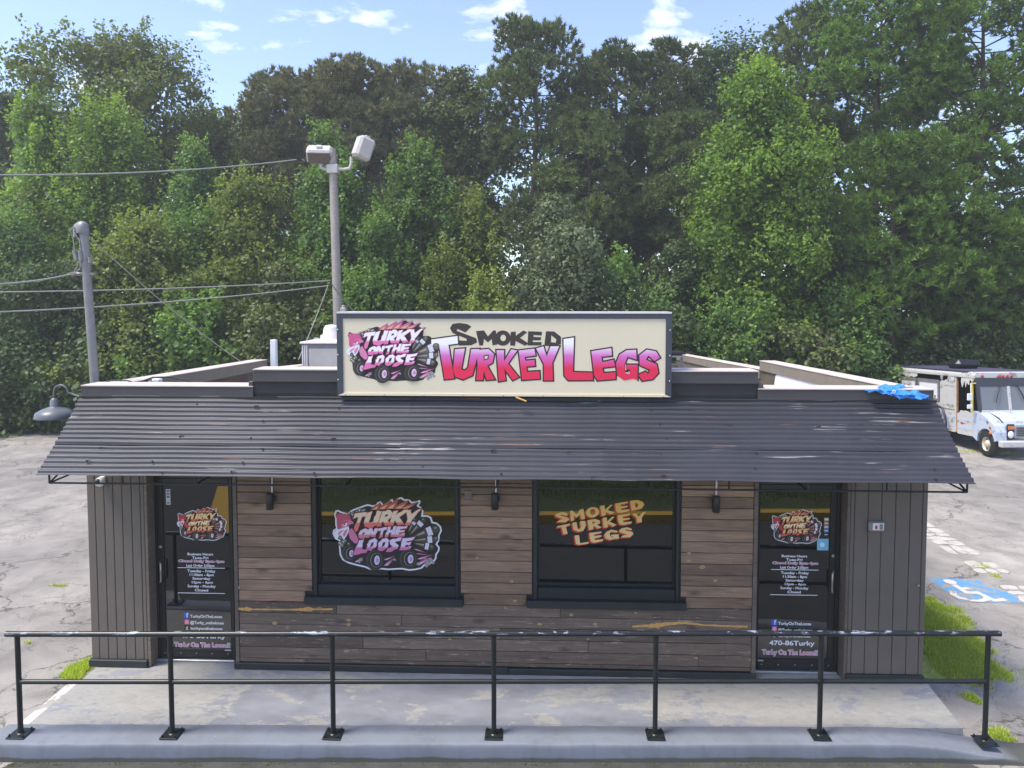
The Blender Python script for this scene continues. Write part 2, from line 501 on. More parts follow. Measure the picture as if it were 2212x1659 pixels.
M['coping_top'] = plain('sunlit_beige_coping', lin(205, 190, 180), 0.55, var=0.08, scale=2)  # beige cap; the sunlit brightness of the coping tops is put into its colour
M['coping_side'] = plain('weathered_tan_coping', lin(126, 116, 104), 0.6, var=0.14, scale=3)
M['membrane'] = plain('brown_roof_membrane', lin(88, 76, 62), 0.85, var=0.3, scale=3, bumpy=0.5)
M['membrane_white'] = plain('white_roof_coating', lin(222, 220, 222), 0.7, var=0.08, scale=3)
M['roofdeck'] = plain('grey_roof_deck', lin(150, 145, 140), 0.9, var=0.2, scale=1.5)
M['sidewall'] = plain('taupe_side_wall', lin(86, 80, 76), 0.8, var=0.08)
M['rail_top'] = m_paint_chipped('black_rail_paint_worn', lin(30, 31, 33), lin(150, 156, 172), 0.555, 0.35, (2.4, 9, 9), True)
M['rail'] = plain('black_green_rail_paint', lin(26, 30, 30), 0.4, var=0.25, scale=8)
M['sign_face'] = plain('cream_sign_face', lin(220, 207, 180), 0.4, var=0.02, scale=2)
M['sign_frame'] = plain('dark_blue_grey_sign_frame', lin(58, 62, 74), 0.4, var=0.1)
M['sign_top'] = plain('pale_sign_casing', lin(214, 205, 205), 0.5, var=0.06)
M['lampgrey'] = plain('grey_green_lamp_enamel', lin(96, 100, 104), 0.4, var=0.1)
M['galv'] = plain('galvanised_grey', lin(136, 134, 134), 0.5, 0.3, var=0.12, scale=9)
M['white'] = plain('white_plastic', lin(222, 222, 224), 0.5, var=0.04)
M['floodgrey'] = plain('pale_grey_floodlight', lin(186, 180, 174), 0.5, var=0.06)
M['floodglass'] = plain('brown_floodlight_lens', lin(96, 84, 78), 0.3, var=0.2)
M['polewood'] = m_wood('grey_pole_wood', lin(166, 156, 148), lin(116, 108, 102), 0.80, False)
M['cable'] = plain('dark_cable', lin(44, 42, 40), 0.6)
M['cable_pale'] = plain('pale_bare_cable', lin(150, 148, 140), 0.5)
M['red'] = plain('red_plastic', lin(206, 46, 40), 0.4)
M['tarp'] = plain('blue_tarp', lin(58, 132, 214), 0.42, var=0.14, scale=9, bumpy=0.4)
M['blue_paint'] = m_paint_chipped('worn_blue_parking_paint', lin(92, 140, 178), lin(142, 142, 140), 0.51, 0.8, (3, 3, 3))
M['yellow'] = m_paint_chipped('yellow_kerb_paint', lin(214, 170, 34), lin(150, 140, 110), 0.62, 0.6, (2, 3, 3))
M['concrete'] = plain('broken_pale_concrete', lin(178, 173, 165), 0.9, var=0.2, scale=5, bumpy=0.5)
M['soil'] = plain('leaf_litter', lin(70, 60, 44), 0.95, var=0.35, scale=2.5, bumpy=0.5)
M['grass_ground'] = plain('grass_ground', lin(70, 80, 34), 0.95, var=0.3, scale=3)
M['turf'] = plain('turf_soil', lin(146, 156, 70), 0.95, var=0.3, scale=9, bumpy=.5)
M['bark'] = plain('brown_bark', lin(84, 72, 62), 0.9, var=0.35, scale=10, bumpy=0.6)
def V(r, g, b, rough=0.5):
    return plain('print_%02x%02x%02x' % (r, g, b), lin(r, g, b), rough, var=0.02)

# ================================================================== THE SETTING
SLAB = 0.19
def sheet(name, pts, z, mat, label=None, kind='structure', parent=None):
    return MB().poly([(p[0], p[1], z) for p in pts]).build(name, mat, parent, label, kind=kind)

sheet('parking_lot', [(-150, -9.4), (150, -9.4), (150, 240), (-150, 240)], 0.0, M['asphalt'], 'weathered cracked grey asphalt lot round the building')
sheet('drive_lane', [(-60, -9.38), (60, -9.38), (60, -1.95), (5.3, -1.95), (4.6, -1.2), (-5.4, -1.2), (-6.3, -2.5), (-60, -2.6)], 0.004, M['asphalt_dark'], 'dark asphalt lane in front of the walkway')
sheet('road', [(-150, -60), (150, -60), (150, -12.6), (-150, -12.6)], 0.0, M['asphalt'], 'asphalt road in front of the lot')
# woodland floor behind the lot (slightly proud of the asphalt, ragged near edge)
rng = random.Random(5)
edge = []
for i in range(60):
    x = -90 + i * 3.1
    edge.append((x, 19.3 + 0.9 * math.sin(x * 0.5) + rng.uniform(-0.5, 0.5) + (2.2 if x > 8 else 0)))
sheet('forest_floor', edge + [(120, 120), (-120, 120)], 0.006, M['soil'], 'brown leaf litter under the trees')

# kerb verge across the lot entrance, seen only as a reflection in the glass
verge = MB()
kx = [-6.4 + i * 1.16 for i in range(41)]
def verge_y(x):
    return -6.45 - .045 * (x + 3.3) - (0.55 * max(0, -6.5 - x) ** 1.5 if x < -6.5 else 0)
for a, b in zip(kx[:-1], kx[1:]):
    ya, yb = max(verge_y(a), -9.2), max(verge_y(b), -9.2)
    verge.hexa([(a, ya - .32, 0), (b, yb - .32, 0), (b, yb, 0), (a, ya, 0), (a, ya - .3, .19), (b, yb - .3, .19), (b, yb - .02, .19), (a, ya - .02, .19)])
verge.build('yellow_kerb', M['yellow'], None, 'yellow painted kerb along the grass verge', kind='structure')
sheet('verge', [(x, max(verge_y(x), -9.2) - .29) for x in kx] + [(40, -13.0), (-6.4, -13.0)], 0.18, M['grass_ground'], 'mown grass verge beside the road')

sheet('painted_apron', [(-6.42, -5.5), (-7.3, -5.55), (-8.7, -9.3), (-6.42, -9.3)], 0.009, M['yellow'], 'yellow painted apron at the end of the kerb')
# walkway slab with its kerb
pL = onZ(52, 1572, SLAB); pR = onZ(2150, 1600, SLAB)
WXL, WXR = pL.x, 5.12
kb = [onZ(60, 1567, SLAB), onZ(2030, 1574, SLAB)]      # back line of the kerb
kf = [onZ(60, 1611, SLAB), onZ(2030, 1612, SLAB)]      # front line of the kerb
def kline(l, x):
    t = (x - l[0].x) / (l[1].x - l[0].x)
    return l[0].y + t * (l[1].y - l[0].y)
walk = MB()
walk.hexa([(WXL, kline(kb, WXL), 0), (WXR - .28, kline(kb, WXR), 0), (WXR - .1, 0.6, 0), (WXL, 0.6, 0),
           (WXL, kline(kb, WXL), SLAB), (WXR - .28, kline(kb, WXR), SLAB), (WXR - .1, 0.6, SLAB), (WXL, 0.6, SLAB)])
walk.build('walkway', M['walk'], None, 'grey painted concrete walkway with worn patches', kind='structure')
# white painted edge of the slab on the left
MB().hexa([(WXL - .16, kline(kb, WXL), 0), (WXL - .003, kline(kb, WXL), 0), (WXL - .003, -0.42, 0), (WXL - .16, -0.42, 0),
           (WXL - .15, kline(kb, WXL), .16), (WXL - .003, kline(kb, WXL), .185), (WXL - .003, -0.42, .185), (WXL - .15, -0.42, .16)]
          ).build('walkway_edge', M['white_paint'], None, 'flaking white painted edge of the walkway', kind='structure')
# kerb: rounded nose, runs down to the ground at its right end
kerb = MB()
N = 70
prof = [(0.0, 0.0), (0.01, 0.45), (0.02, 0.80), (0.035, 0.92), (0.06, 0.985), (0.10, 1.0), (0.5, 1.015), (0.97, 1.03), (1.0, 1.01), (1.0, 0.0)]
rows = []
xa, xb = WXL - .55, onZ(2300, 1640, 0.05).x
krand = random.Random(3)
for i in range(N + 1):
    x = xa + (xb - xa) * i / N
    yf, yb_ = kline(kf, x), kline(kb, x)
    t = max(0, (x - 3.9) / (xb - 3.9)); drop = 1 - 0.93 * (t * t * (3 - 2 * t))
    tl = max(0, (WXL - .2 - x) / .35); drop *= 1 - 0.85 * min(tl, 1)
    yf -= 0.10 * t * t
    wob = krand.uniform(-.004, .004)
    rows.append([(x, yf + u * (yb_ - yf) + (wob if u < .5 else 0), (SLAB + 0.012) * h * drop + (wob if h > .9 else 0)) for u, h in prof])
vs = [v for r in rows for v in r]; n = len(prof)
fs = [(i * n + k, (i + 1) * n + k, (i + 1) * n + k + 1, i * n + k + 1) for i in range(N) for k in range(n - 1)]
kerb.add(vs, fs, 0, True)
kerb.build('kerb', M['kerb'], None, 'grey blue painted kerb along the front of the walkway', kind='structure')

# broken pale concrete strip running back along the right of the lot
cs0, cs1 = onZ(2010, 1150), onZ(2290, 1330)
strip = empty('concrete_strip', (cs0.x, cs0.y, 0)); tag(strip, 'broken pale concrete strip across the right of the lot', kind='structure')
srng = random.Random(11)
dv = (cs1 - cs0); L = dv.length; dv.normalize(); pv = Vector((-dv.y, dv.x, 0))
s = -3.0
while s < L + 1.5:
    w = srng.uniform(.18, .55)
    rows_ = srng.choice((1, 2, 2, 3))
    for side in range(rows_):
        if srng.random() < .12: continue
        wd = .62 / rows_
        c_ = cs0 + dv * (s + w / 2) + pv * (-.3 + wd * (side + .5))
        k_ = srng.randint(5, 8); a0 = srng.uniform(0, 6)
        q = []
        for j in range(k_):
            t = a0 + 2 * math.pi * j / k_
            e = min(1 / max(abs(math.cos(t)), .01), 1 / max(abs(math.sin(t)), .01))
            q.append(c_ + dv * (math.cos(t) * e * w * .5 * srng.uniform(.8, .99)) + pv * (math.sin(t) * e * wd * .5 * srng.uniform(.8, .99)))
        MB().prism([(p.x, p.y, 0.001) for p in q], (0, 0, srng.uniform(.004, .022))).build('slab_piece', M['concrete'], strip)
    s += w

# blue accessible bay marking
def bay():
    root = empty('parking_marking', onZ(2110, 1275), 'worn blue painted parking panel with a white wheelchair symbol', 'parking marking')
    q = [onZ(x, y) for x, y in ((2003, 1249), (2112, 1251), (2135, 1262), (2240, 1302), (2170, 1303), (2075, 1300))]
    MB().poly([(p.x, p.y, .004) for p in q]).build('blue_panel', M['blue_paint'], root)
    # wheelchair drawn from its strokes, as seen on the ground
    def stroke(mb, pts, w):
        P = [onZ(x, y) for x, y in pts]
        for i, p in enumerate(P[:-1]):
            d = (P[i + 1] - p); d.normalize(); nrm = Vector((-d.y, d.x, 0)) * w / 2
            e = d * (w * .35)
            a, b = p - e, P[i + 1] + e
            mb.poly([(c.x, c.y, .008 + len(mb.f) * .0004) for c in (a - nrm, b - nrm, b + nrm, a + nrm)])
    mb = MB()
    stroke(mb, [(2058, 1262), (2088, 1281), (2112, 1281), (2148, 1298), (2168, 1296)], .10)
    stroke(mb, [(2072, 1272), (2096, 1272)], .09)
    stroke(mb, [(2058, 1278), (2060, 1286), (2074, 1293), (2092, 1296)], .10)
    stroke(mb, [(2098, 1298), (2118, 1299), (2132, 1296), (2130, 1290)], .10)
    c = onZ(2052, 1258.5)
    mb.poly([(c.x + .11 * math.cos(t), c.y + .11 * math.sin(t), .0145) for t in [2 * math.pi * k / 14 for k in range(14)]])
    mb.build('wheelchair_symbol', M['white_paint'], root)
bay()

# ================================================================== THE BUILDING
XL, XR = onY(194, 1250).x, onY(1999, 1250).x
DEP = 15.0
bld = empty('restaurant_building', ((XL + XR) / 2, 0, 0), 'small flat roofed takeaway building with plank front and corrugated awning', 'building')
zrow = lambda py: onY(1069, py).z
Z0 = SLAB
ZTOP = zrow(838)          # low parapet top
ZMID = zrow(801)          # raised centre parapet top
ZAW = zrow(860)           # where the awning leaves the wall
WALLT = 3.2

xw = {k: onY(v, 1200).x for k, v in dict(colL=320, doorL0=337, doorL1=506, pl0=511, winL0=676, winL1=990, winR0=1152, winR1=1466, pl1=1630, doorR0=1636, doorR1=1815, colR=1829).items()}
YB = 0.03                  # backing wall sits behind the cladding
# side and back walls
MB().box(XL + .02, XL + .3, 0.34, DEP, 0, 3.0).build('side_wall', M['sidewall'], bld)
MB().box(XR - .3, XR - .02, 0.34, DEP, 0, 3.0).build('side_wall', M['sidewall'], bld)
MB().box(XL + .3, XR - .3, DEP - .3, DEP - .02, 0, 2.9).build('back_wall', M['sidewall'], bld)
MB().box(XL + .3, XR - .3, 0.34, DEP - .3, 2.55, 2.68).build('roof_deck', M['roofdeck'], bld)
# front wall core, with the openings left free
core = MB()
cz1 = ZAW + .05
core.box(XL + .02, xw['colL'] - .01, .03, .33, Z0, cz1)
core.box(xw['colR'] + .01, XR - .02, .03, .33, Z0, cz1)
core.box(xw['doorL1'] + .02, xw['winL0'], .03, .33, Z0, cz1)
core.box(xw['winL1'], xw['winR0'], .03, .33, Z0, cz1)
core.box(xw['winR1'], xw['doorR0'] - .02, .03, .33, Z0, cz1)
zs0 = zrow(1300)
core.box(xw['winL0'], xw['winL1'], .03, .33, Z0, zs0)
core.box(xw['winR0'], xw['winR1'], .03, .33, Z0, zs0)
zhead = 3.05
for a, b in ((xw['winL0'], xw['winL1']), (xw['winR0'], xw['winR1'])):
    core.box(a, b, .03, .33, zhead, cz1)
for a, b in ((xw['colL'] - .01, xw['doorL1'] + .02), (xw['doorR0'] - .02, xw['colR'] + .01)):
    core.box(a, b, .03, .33, 2.76, cz1)
core.build('front_wall', M['black_trim'], bld)

# ---- plank cladding: one object per plank
prng = random.Random(21)
zj = zrow(1307)
ROW_UP, ROW_DN = 0.1455, 0.1535
zpl_top = zrow(1440)       # top of plinth
def plank(x0, x1, z0, z1, mat, proud=0.0):
    g = 0.003
    MB().bbox(x0 + g * .6, x1 - g * .6, -proud, .026, z0 + g, z1 - g, .005).build('plank', mat, bld)
zw_low = zj
def upper(x0, x1, low_x0=None, low_x1=None):
    z, r = zj, 0
    while z < 3.05:
        a, b = (x0, x1) if (r > 0 or low_x0 is None) else (low_x0, low_x1)
        plank(a, b, z, z + ROW_UP, M['plank'], prng.uniform(0, .005))
        z += ROW_UP; r += 1
sillL = (onY(660, 1298).x, onY(1001, 1298).x); sillR = (onY(1138, 1298).x, onY(1481, 1298).x)
upper(xw['pl0'] + .02, xw['winL0'] - .015, xw['pl0'] + .02, sillL[0] - .004)
upper(xw['winL1'] + .03, xw['winR0'] - .015, sillL[1] + .004, sillR[0] - .004)
upper(xw['winR1'] + .03, xw['pl1'] - .02, sillR[1] + .004, xw['pl1'] - .02)
joints = [[728, 1210], [868 - 0, 1431], [1080], [784, 1271], [920, 1509], [660, 1300]]
z, r = zj, 0
while z > zpl_top + .02:
    zl = max(z - ROW_DN, zpl_top)
    xs = [xw['pl0'] + .02] + [onY(j, 1380).x for j in joints[r % len(joints)]] + [xw['pl1'] - .02]
    for a, b in zip(xs[:-1], xs[1:]):
        plank(a, b, zl, z, M['plank_low'], prng.uniform(0, .006))
    z = zl; r += 1
# bare split timber
def split(pts, seed):
    rr = random.Random(seed)
    top, bot = [], []
    for i in range(len(pts) - 1):
        (x0, y0, w0), (x1, y1, w1) = pts[i], pts[i + 1]
        for k in range(6):
            t = k / 6
            x, y, w = x0 + t * (x1 - x0), y0 + t * (y1 - y0), w0 + t * (w1 - w0)
            top.append((x, y - w * rr.uniform(.5, 1))); bot.append((x, y + w * rr.uniform(.5, 1)))
    o = [onY(x, y, -.008) for x, y in top + bot[::-1]]
    MB().prism(o, (0, -.002, 0)).build('split_timber', M['bare'], bld)
split([(513, 1315, 2), (535, 1316, 6), (545, 1316, 2.5), (640, 1317, 2.5), (668, 1316, 6), (680, 1316, 2.5), (727, 1316, 3)], 1)
split([(1366, 1353, 2.5), (1400, 1352, 4), (1422, 1351, 9), (1436, 1348, 4), (1480, 1345, 3), (1520, 1350, 2), (1560, 1352, 2.5), (1626, 1354, 3)], 2)
for (kx_, ky_, ks) in ((594, 1346, 5), (753, 1339, 4), (753, 1349, 4.5), (515, 1269, 3), (860, 1348, 3.5), (1166, 1348, 4.5), (1286, 1348, 4), (1234, 1328, 4), (1373, 1324, 3), (1092, 1313, 3), (1112, 1298, 3.5), (1105, 1256, 4),
                     (972, 1380, 3), (865, 1374, 3), (1488, 1195, 3.5), (1488, 1211, 3.5), (1517, 1225, 5.5), (1545, 1254, 3.5), (1031, 1205, 3), (1270, 1380, 3)):
    o = [onY(kx_ + ks * 1.25 * math.cos(t), ky_ + ks * .75 * math.sin(t), -.008) for t in [2 * math.pi * k / 9 for k in range(9)]]
    MB().prism(o, (0, -.0015, 0)).build('bare_knot', M['bare_knot'], bld)
# corner trims of the planked bay and plinths
tz = 3.12
for a in (xw['pl0'] - .035, xw['pl1'] - .018):
    MB().bbox(a, a + .052, -.012, .2, Z0 + .02, tz).build('corner_trim', M['trimwood'], bld)
for a, b in ((xw['pl0'] - .05, xw['pl1'] + .04),):
    mid = onY(1098, 1450).x
    MB().bbox(a, mid, -.035, .2, Z0 + .004, zpl_top - .002, .006).build('plinth', M['black_trim'], bld)
    MB().bbox(mid + .002, b, -.032, .2, Z0 + .004, zpl_top - .012, .006).build('plinth', M['black_trim'], bld)
# ---- end bays of vertical boards
def boards(x0, x1, marks, inner):
    xs = [x0] + [onY(m, 1250).x for m in marks] + [x1]
    for a, b in zip(xs[:-1], xs[1:]):
        MB().bbox(a + .0035, b - .0035, -.012, .028, Z0 + .1, tz, .006).build('vertical_board', M['board'], bld)
    pa, pb = (x0 - .02, x1 - .02)
    MB().bbox(pa, pb + .02, -.05, .2, Z0 + .004, Z0 + .102, .006).build('plinth', M['black_trim'], bld)
boards(XL, xw['colL'] - .03, (211.5, 231, 250, 269.5, 289.5, 308), 1)
boards(xw['colR'] + .03, XR, (1842, 1871, 1900, 1930, 1961, 1990 - 2), -1)
# side return boards at the outer corners
MB().box(XL + .002, XL + .02, .03, .34, Z0, tz).build('corner_board', M['board'], bld)
MB().box(XR - .02, XR - .002, .03, .34, Z0, tz).build('corner_board', M['board'], bld)
for a, b in ((xw['colL'] - .028, xw['colL'] + .01), (xw['colR'] - .01, xw['colR'] + .028)):
    MB().bbox(a, b, -.014, .21, Z0 + .004, tz).build('corner_trim', M['trimwood'], bld)

# ---- windows
def window(x0, x1, sill, vbar):
    g = .115
    fr = MB()
    fw = .05
    za = zrow(1268)
    zb = zhead
    fr.bbox(x0, x0 + fw, -.006, .16, zs0, zb); fr.bbox(x1 - fw * .6, x1, -.006, .16, zs0, zb)
    fr.bbox(x0 + fw, x1 - fw * .6, .04, .16, zb - .06, zb - .002)
    # stepped lower members
    fr.bbox(x0 + fw, x1 - fw * .6, .10, .16, za - .01, za + .025)
    fr.bbox(x0 + fw, x1 - fw * .6, .02, .15, zs0 + .002, za - .012, .008)
    w = fr.build('window', M['black_trim'], bld)
    for a, b in ((x0 + fw, x0 + fw + .028), (x1 - fw * .6 - .028, x1 - fw * .6)):
        MB().bbox(a, b, .085, .155, za + .026, zb - .062).build('inner_frame', M['bronze'], w)
    pane = MB().box(x0 + fw + .012, x1 - fw * .6 - .012, g, g + .02, za, zb - .05).build('pane', M['glass'], w)
    MB().bbox(sill[0], sill[1], -.075, .05, zrow(1308), zrow(1292), .008).build('sill', M['black_trim'], w)
    return w, g
winL, gY = window(xw['winL0'], xw['winL1'], sillL, 0)
winR, gY = window(xw['winR0'], xw['winR1'], sillR, 0)
# small patched rectangle on the middle planks
p0, p1 = onY(1003, 1060, -.01), onY(1020, 1082, -.01)
MB().bbox(p0.x, p1.x, -.014, -.004, p1.z, p0.z).build('cover_plate', M['trimwood'], bld)

# ---- doors
DY = .17
def door(x0, x1, handle_left):
    zt, zb = 2.76, Z0 + .03
    fw = .038
    fr = MB()
    fr.bbox(x0, x0 + fw, DY - .01, DY + .1, zb, zt); fr.bbox(x1 - fw, x1, DY - .01, DY + .1, zb, zt)
    fr.bbox(x0 + fw, x1 - fw, DY - .01, DY + .1, zt - .07, zt)
    d = fr.build('door', M['bronze'], bld)
    a, b = x0 + fw + .004, x1 - fw - .004
    sL, sR = (.075, .012) if handle_left else (.012, .075)
    lf = MB()
    lf.bbox(a, a + sL, DY, DY + .05, zb + .02, zt - .075); lf.bbox(b - sR, b, DY, DY + .05, zb + .02, zt - .075)
    lf.bbox(a + sL, b - sR, DY, DY + .05, zt - .14, zt - .075); lf.bbox(a + sL, b - sR, DY, DY + .05, zb + .02, zb + .145)
    lf.build('leaf_frame', M['bronze'], d)
    MB().box(a + sL - .01, b - sR + .01, DY + .02, DY + .035, zb + .13, zt - .12).build('pane', M['glass'], d)
    # push bar inside the glass edge, sweep, threshold
    MB().box(a + sL, b - sR, DY - .004, DY + .019, zb + .095, zb + .105).build('door_sweep', M['black'], d)
    MB().bbox(x0, x1, DY - .035, DY + .1, Z0 + .003, zb, .006).build('threshold', M['alu'], d)
    for k in range(5):
        xx = a + .06 + (b - a - .12) * k / 4
        MB().lathe([(.008, 0), (.006, -.004), (0, -.005)], (xx, DY, zb + .075), 'Y', 8).build('rivet', M['alu'], d)
    hx = a + .045 if handle_left else b - .045
    sgn = 1 if handle_left else -1
    hz = zrow(1255)
    pts = [(hx - sgn * .02, DY, hz + .14), (hx, DY - .05, hz + .14), (hx + sgn * .02, DY - .065, hz + .12), (hx + sgn * .02, DY - .065, hz - .12), (hx, DY - .05, hz - .14), (hx - sgn * .02, DY, hz - .14)]
    MB().tube(pts, .013, 10).build('handle', M['steel'], d)
    MB().lathe([(.022, 0), (.022, -.012), (.012, -.016), (0, -.016)], (hx - sgn * .008, DY, zrow(1201)), 'Y', 14).build('lock_cylinder', M['steel'], d)
    tg = MB().box((b - sR - .09) if handle_left else (a + sL), (b - sR) if handle_left else (a + sL + .075), DY - .003, DY - .001, zb + .118, zb + .136)
    tg.build('maker_plate', M['alu'], d)
    return d
doorL = door(onY(335, 1200, DY).x, onY(504, 1200, DY).x, True)
doorR = door(onY(1632, 1200, DY).x, onY(1813, 1200, DY).x, False)

# ---- parapets
PY0, PY1 = 0.02, 0.32
xs0, xs1 = onY(545, 820).x, onY(1640, 820).x
MB().box(XL - .02, xs0 - .002, PY0, PY1, ZAW + .052, ZTOP - .13).build('parapet_wall', M['parapet'], bld)
MB().box(xs0, xs1, PY0 - .003, PY1 + .003, ZAW + .052, ZMID - .155).build('parapet_wall', M['parapet'], bld)
MB().box(xs1 + .002, XR + .02, PY0, PY1, ZAW + .052, ZTOP - .13).build('parapet_wall', M['parapet'], bld)
def coping(x0, x1, zt, h):
    c = MB().bbox(x0, x1, PY0 - .03, PY1 + .03, zt - h, zt - .002, .006).build('coping', M['coping'], bld)
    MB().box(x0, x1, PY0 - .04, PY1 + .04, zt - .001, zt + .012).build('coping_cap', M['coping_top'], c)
    MB().box(x0, x1, PY0 - .042, PY0 - .028, zt - h - .004, zt - h + .014).build('drip_edge', M['coping'], c)
coping(XL - .03, xs0 + .012, ZTOP, .13)
coping(xs0 + .014, xs1 - .014, ZMID, .145)
coping(xs1 - .012, XR + .03, ZTOP, .13)
for a, b in ((xs0 - .045, xs0 + .012), (xs1 - .012, xs1 + .05)):
    MB().bbox(a, b, PY0 - .034, PY1 + .025, ZTOP + .014, ZMID - .15).build('coping_return', M['coping'], bld)
# side parapets: sloped, stepped
def side_parapet(X, sg, y0, y1, z0, z1):
    xi, xo = X - sg * .30, X - sg * .0
    a, b = min(xi, xo), max(xi, xo)
    base = 2.5
    MB().hexa([(a + .03, y0, base), (b - .03, y0, base), (b - .03, y1, base), (a + .03, y1, base),
               (a + .03, y0, z0 - .17), (b - .03, y0, z0 - .17), (b - .03, y1, z1 - .17), (a + .03, y1, z1 - .17)]).build('side_parapet', M['membrane'], bld)
    o = MB().hexa([(a, y0, z0 - .19), (b, y0, z0 - .19), (b, y1, z1 - .19), (a, y1, z1 - .19),
               (a, y0, z0), (b, y0, z0), (b, y1, z1), (a, y1, z1)]).build('side_coping', M['coping_side'], bld)
    MB().hexa([(a - .01, y0, z0 + .002), (b + .01, y0, z0 + .002), (b + .01, y1, z1 + .002), (a - .01, y1, z1 + .002),
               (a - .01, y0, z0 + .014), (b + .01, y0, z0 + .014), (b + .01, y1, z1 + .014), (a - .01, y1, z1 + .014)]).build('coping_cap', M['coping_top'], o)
r1 = onX(1641, 780, XR - .3); r2 = onX(1480, 768, XR - .3); r1b = onX(1636, 797, XR - .3)
side_parapet(XR, 1, .37, r1.y, ZTOP - .02, r1.z)
side_parapet(XR, 1, r1.y + .01, DEP, r1b.z, r1b.z + (r2.z - r1b.z) * (DEP - r1.y) / (r2.y - r1b.y))
l1 = onX(577, 778, XL + .3)
side_parapet(XL, -1, .37, l1.y, ZTOP - .02, l1.z)
side_parapet(XL, -1, l1.y + .01, DEP, l1.z - .2, 3.05)
# torn white coating on the inside of the right parapet
w = [onX(x, y, XR - .33 + .055) for x, y in ((1672, 838), (1676, 812), (1684, 804), (1700, 806), (1712, 812), (1724, 813), (1734, 818), (1748, 817), (1752, 825), (1764, 822), (1780, 827), (1796, 830), (1815, 836), (1840, 845), (1840, 858), (1672, 858))]
MB().prism([(XR - .276, p.y, p.z) for p in w], (-.006, 0, 0)).build('roof_coating_patch', M['membrane_white'], bld)
w = [onX(x, y, XR - .28) for x, y in ((1558, 792), (1560, 783), (1564, 778), (1568, 784), (1567, 795), (1565, 802), (1558, 802))]
MB().prism([(XR - .276, p.y, p.z) for p in w], (-.006, 0, 0)).build('roof_coating_patch', M['membrane_white'], bld)

# ---- corrugated awning: sheets, each an object of its own
AXL, AXR = XL - .06, XR + .06
eL = [onX(x, y, AXL) for x, y in ((191, 860), (185, 888), (163, 918), (142, 950), (118, 984), (90, 1028))]
pts = [(0.0, ZAW + .0)]
pe = onX(90, 1028, AXL); pe2 = onX(2121, 1046, AXR)
EY, EZ = (pe.y + pe2.y) / 2, (pe.z + pe2.z) / 2
def awn(t):
    """profile from the wall (t=0) to the eave (t=1): steeper near the wall, flaring out"""
    return (-0.0 + EY * (t ** 1.12), ZAW + (EZ - ZAW) * (t ** 0.93))
RIDGES = 17
def sheet_panel(x0, x1, t0, t1, lift, amp, seed, sag=0.0):
    rr = random.Random(seed)
    nt = int(RIDGES * (t1 - t0) * 8); nx = max(6, int((x1 - x0) / .22))
    ph = [rr.uniform(0, 6.28) for _ in range(4)]
    vs, fs = [], []
    for i in range(nt + 1):
        t = t0 + (t1 - t0) * i / nt
        y, z = awn(t); y2, z2 = awn(min(t + .01, 1.01)); d = Vector((0, y2 - y, z2 - z)).normalized()
        nrm = Vector((0, d.z, -d.y))
        if nrm.z < 0: nrm = -nrm
        for k in range(nx + 1):
            x = x0 + (x1 - x0) * k / nx
            x = {1: x0 + .004, nx - 1: x1 - .004}.get(k, x)
            a = amp * (1 - 0.25 * math.sin(x * 1.3 + ph[0]) ** 2)
            if amp < .011: a *= 0.25 + 0.75 * min(1, max(0, (t - .15) / .5))
            h = lift + a * math.cos(2 * math.pi * t * RIDGES) + .004 * math.sin(x * 2.1 + ph[1] + t * 5) + .003 * math.sin(x * 5.3 + ph[2])
            h -= sag * math.sin(math.pi * (x - x0) / (x1 - x0))
            v = Vector((x, y, z)) + nrm * h
            if t > .995: v.z += .004 * math.sin(x * 3.1 + ph[3])
            vs.append(v)
    W = nx + 1
    for i in range(nt):
        for k in range(nx):
            fs.append((i * W + k, i * W + k + 1, (i + 1) * W + k + 1, (i + 1) * W + k))
    mb = MB(); mb.add(vs, fs, 0, True)
    o = mb.build('roof_sheet', M['roofmetal'], awning)
    sm = o.modifiers.new('thickness', 'SOLIDIFY'); sm.thickness = .0025; sm.offset = -1
    return o
awning = MB().box(AXL + .05, AXR - .05, -.016, .0, ZAW - .13, ZAW + .01).build('awning', M['black'], bld)
q1, q2 = onY(872, 940, -.4).x, onY(1296, 940, -.4).x
sheet_panel(AXL, q1 + .04, 0.0, 0.62, .008, .0125, 1)
sheet_panel(AXL, q1 + .04, 0.60, 1.0, .0, .0135, 2)
sheet_panel(q1 - .02, q2 + .04, 0.0, 0.62, .009, .0125, 3)
sheet_panel(q1 - .02, q2 + .04, 0.60, 1.0, .001, .0130, 4)
sheet_panel(q2, AXR, 0.0, 0.62, .010, .0130, 5)
sheet_panel(q2, AXR, 0.60, 1.0, .002, .0135, 6)
# raised fixing cleats and little dents on the sheets
frng = random.Random(9)
fx = MB()
for row in (.13, .33, .52, .68, .85, .96):
    for k in range(11):
        x = AXL + .5 + (AXR - AXL - 1.0) * k / 10 + frng.uniform(-.15, .15)
        t = row + frng.uniform(-.02, .02)
        y, z = awn(t); y -= .012; z += .022
        if frng.random() < .45: continue
        fx.lathe([(0, .008), (.007, .007), (.010, 0), (.010, -.012)], (x, y, z), 'Z', 7)
        if frng.random() < .35:
            fx.box(x + .014, x + .05, y - .004, y + .004, z - .002, z + .006)
fx.build('roof_fixings', M['black'], awning, kind='stuff')
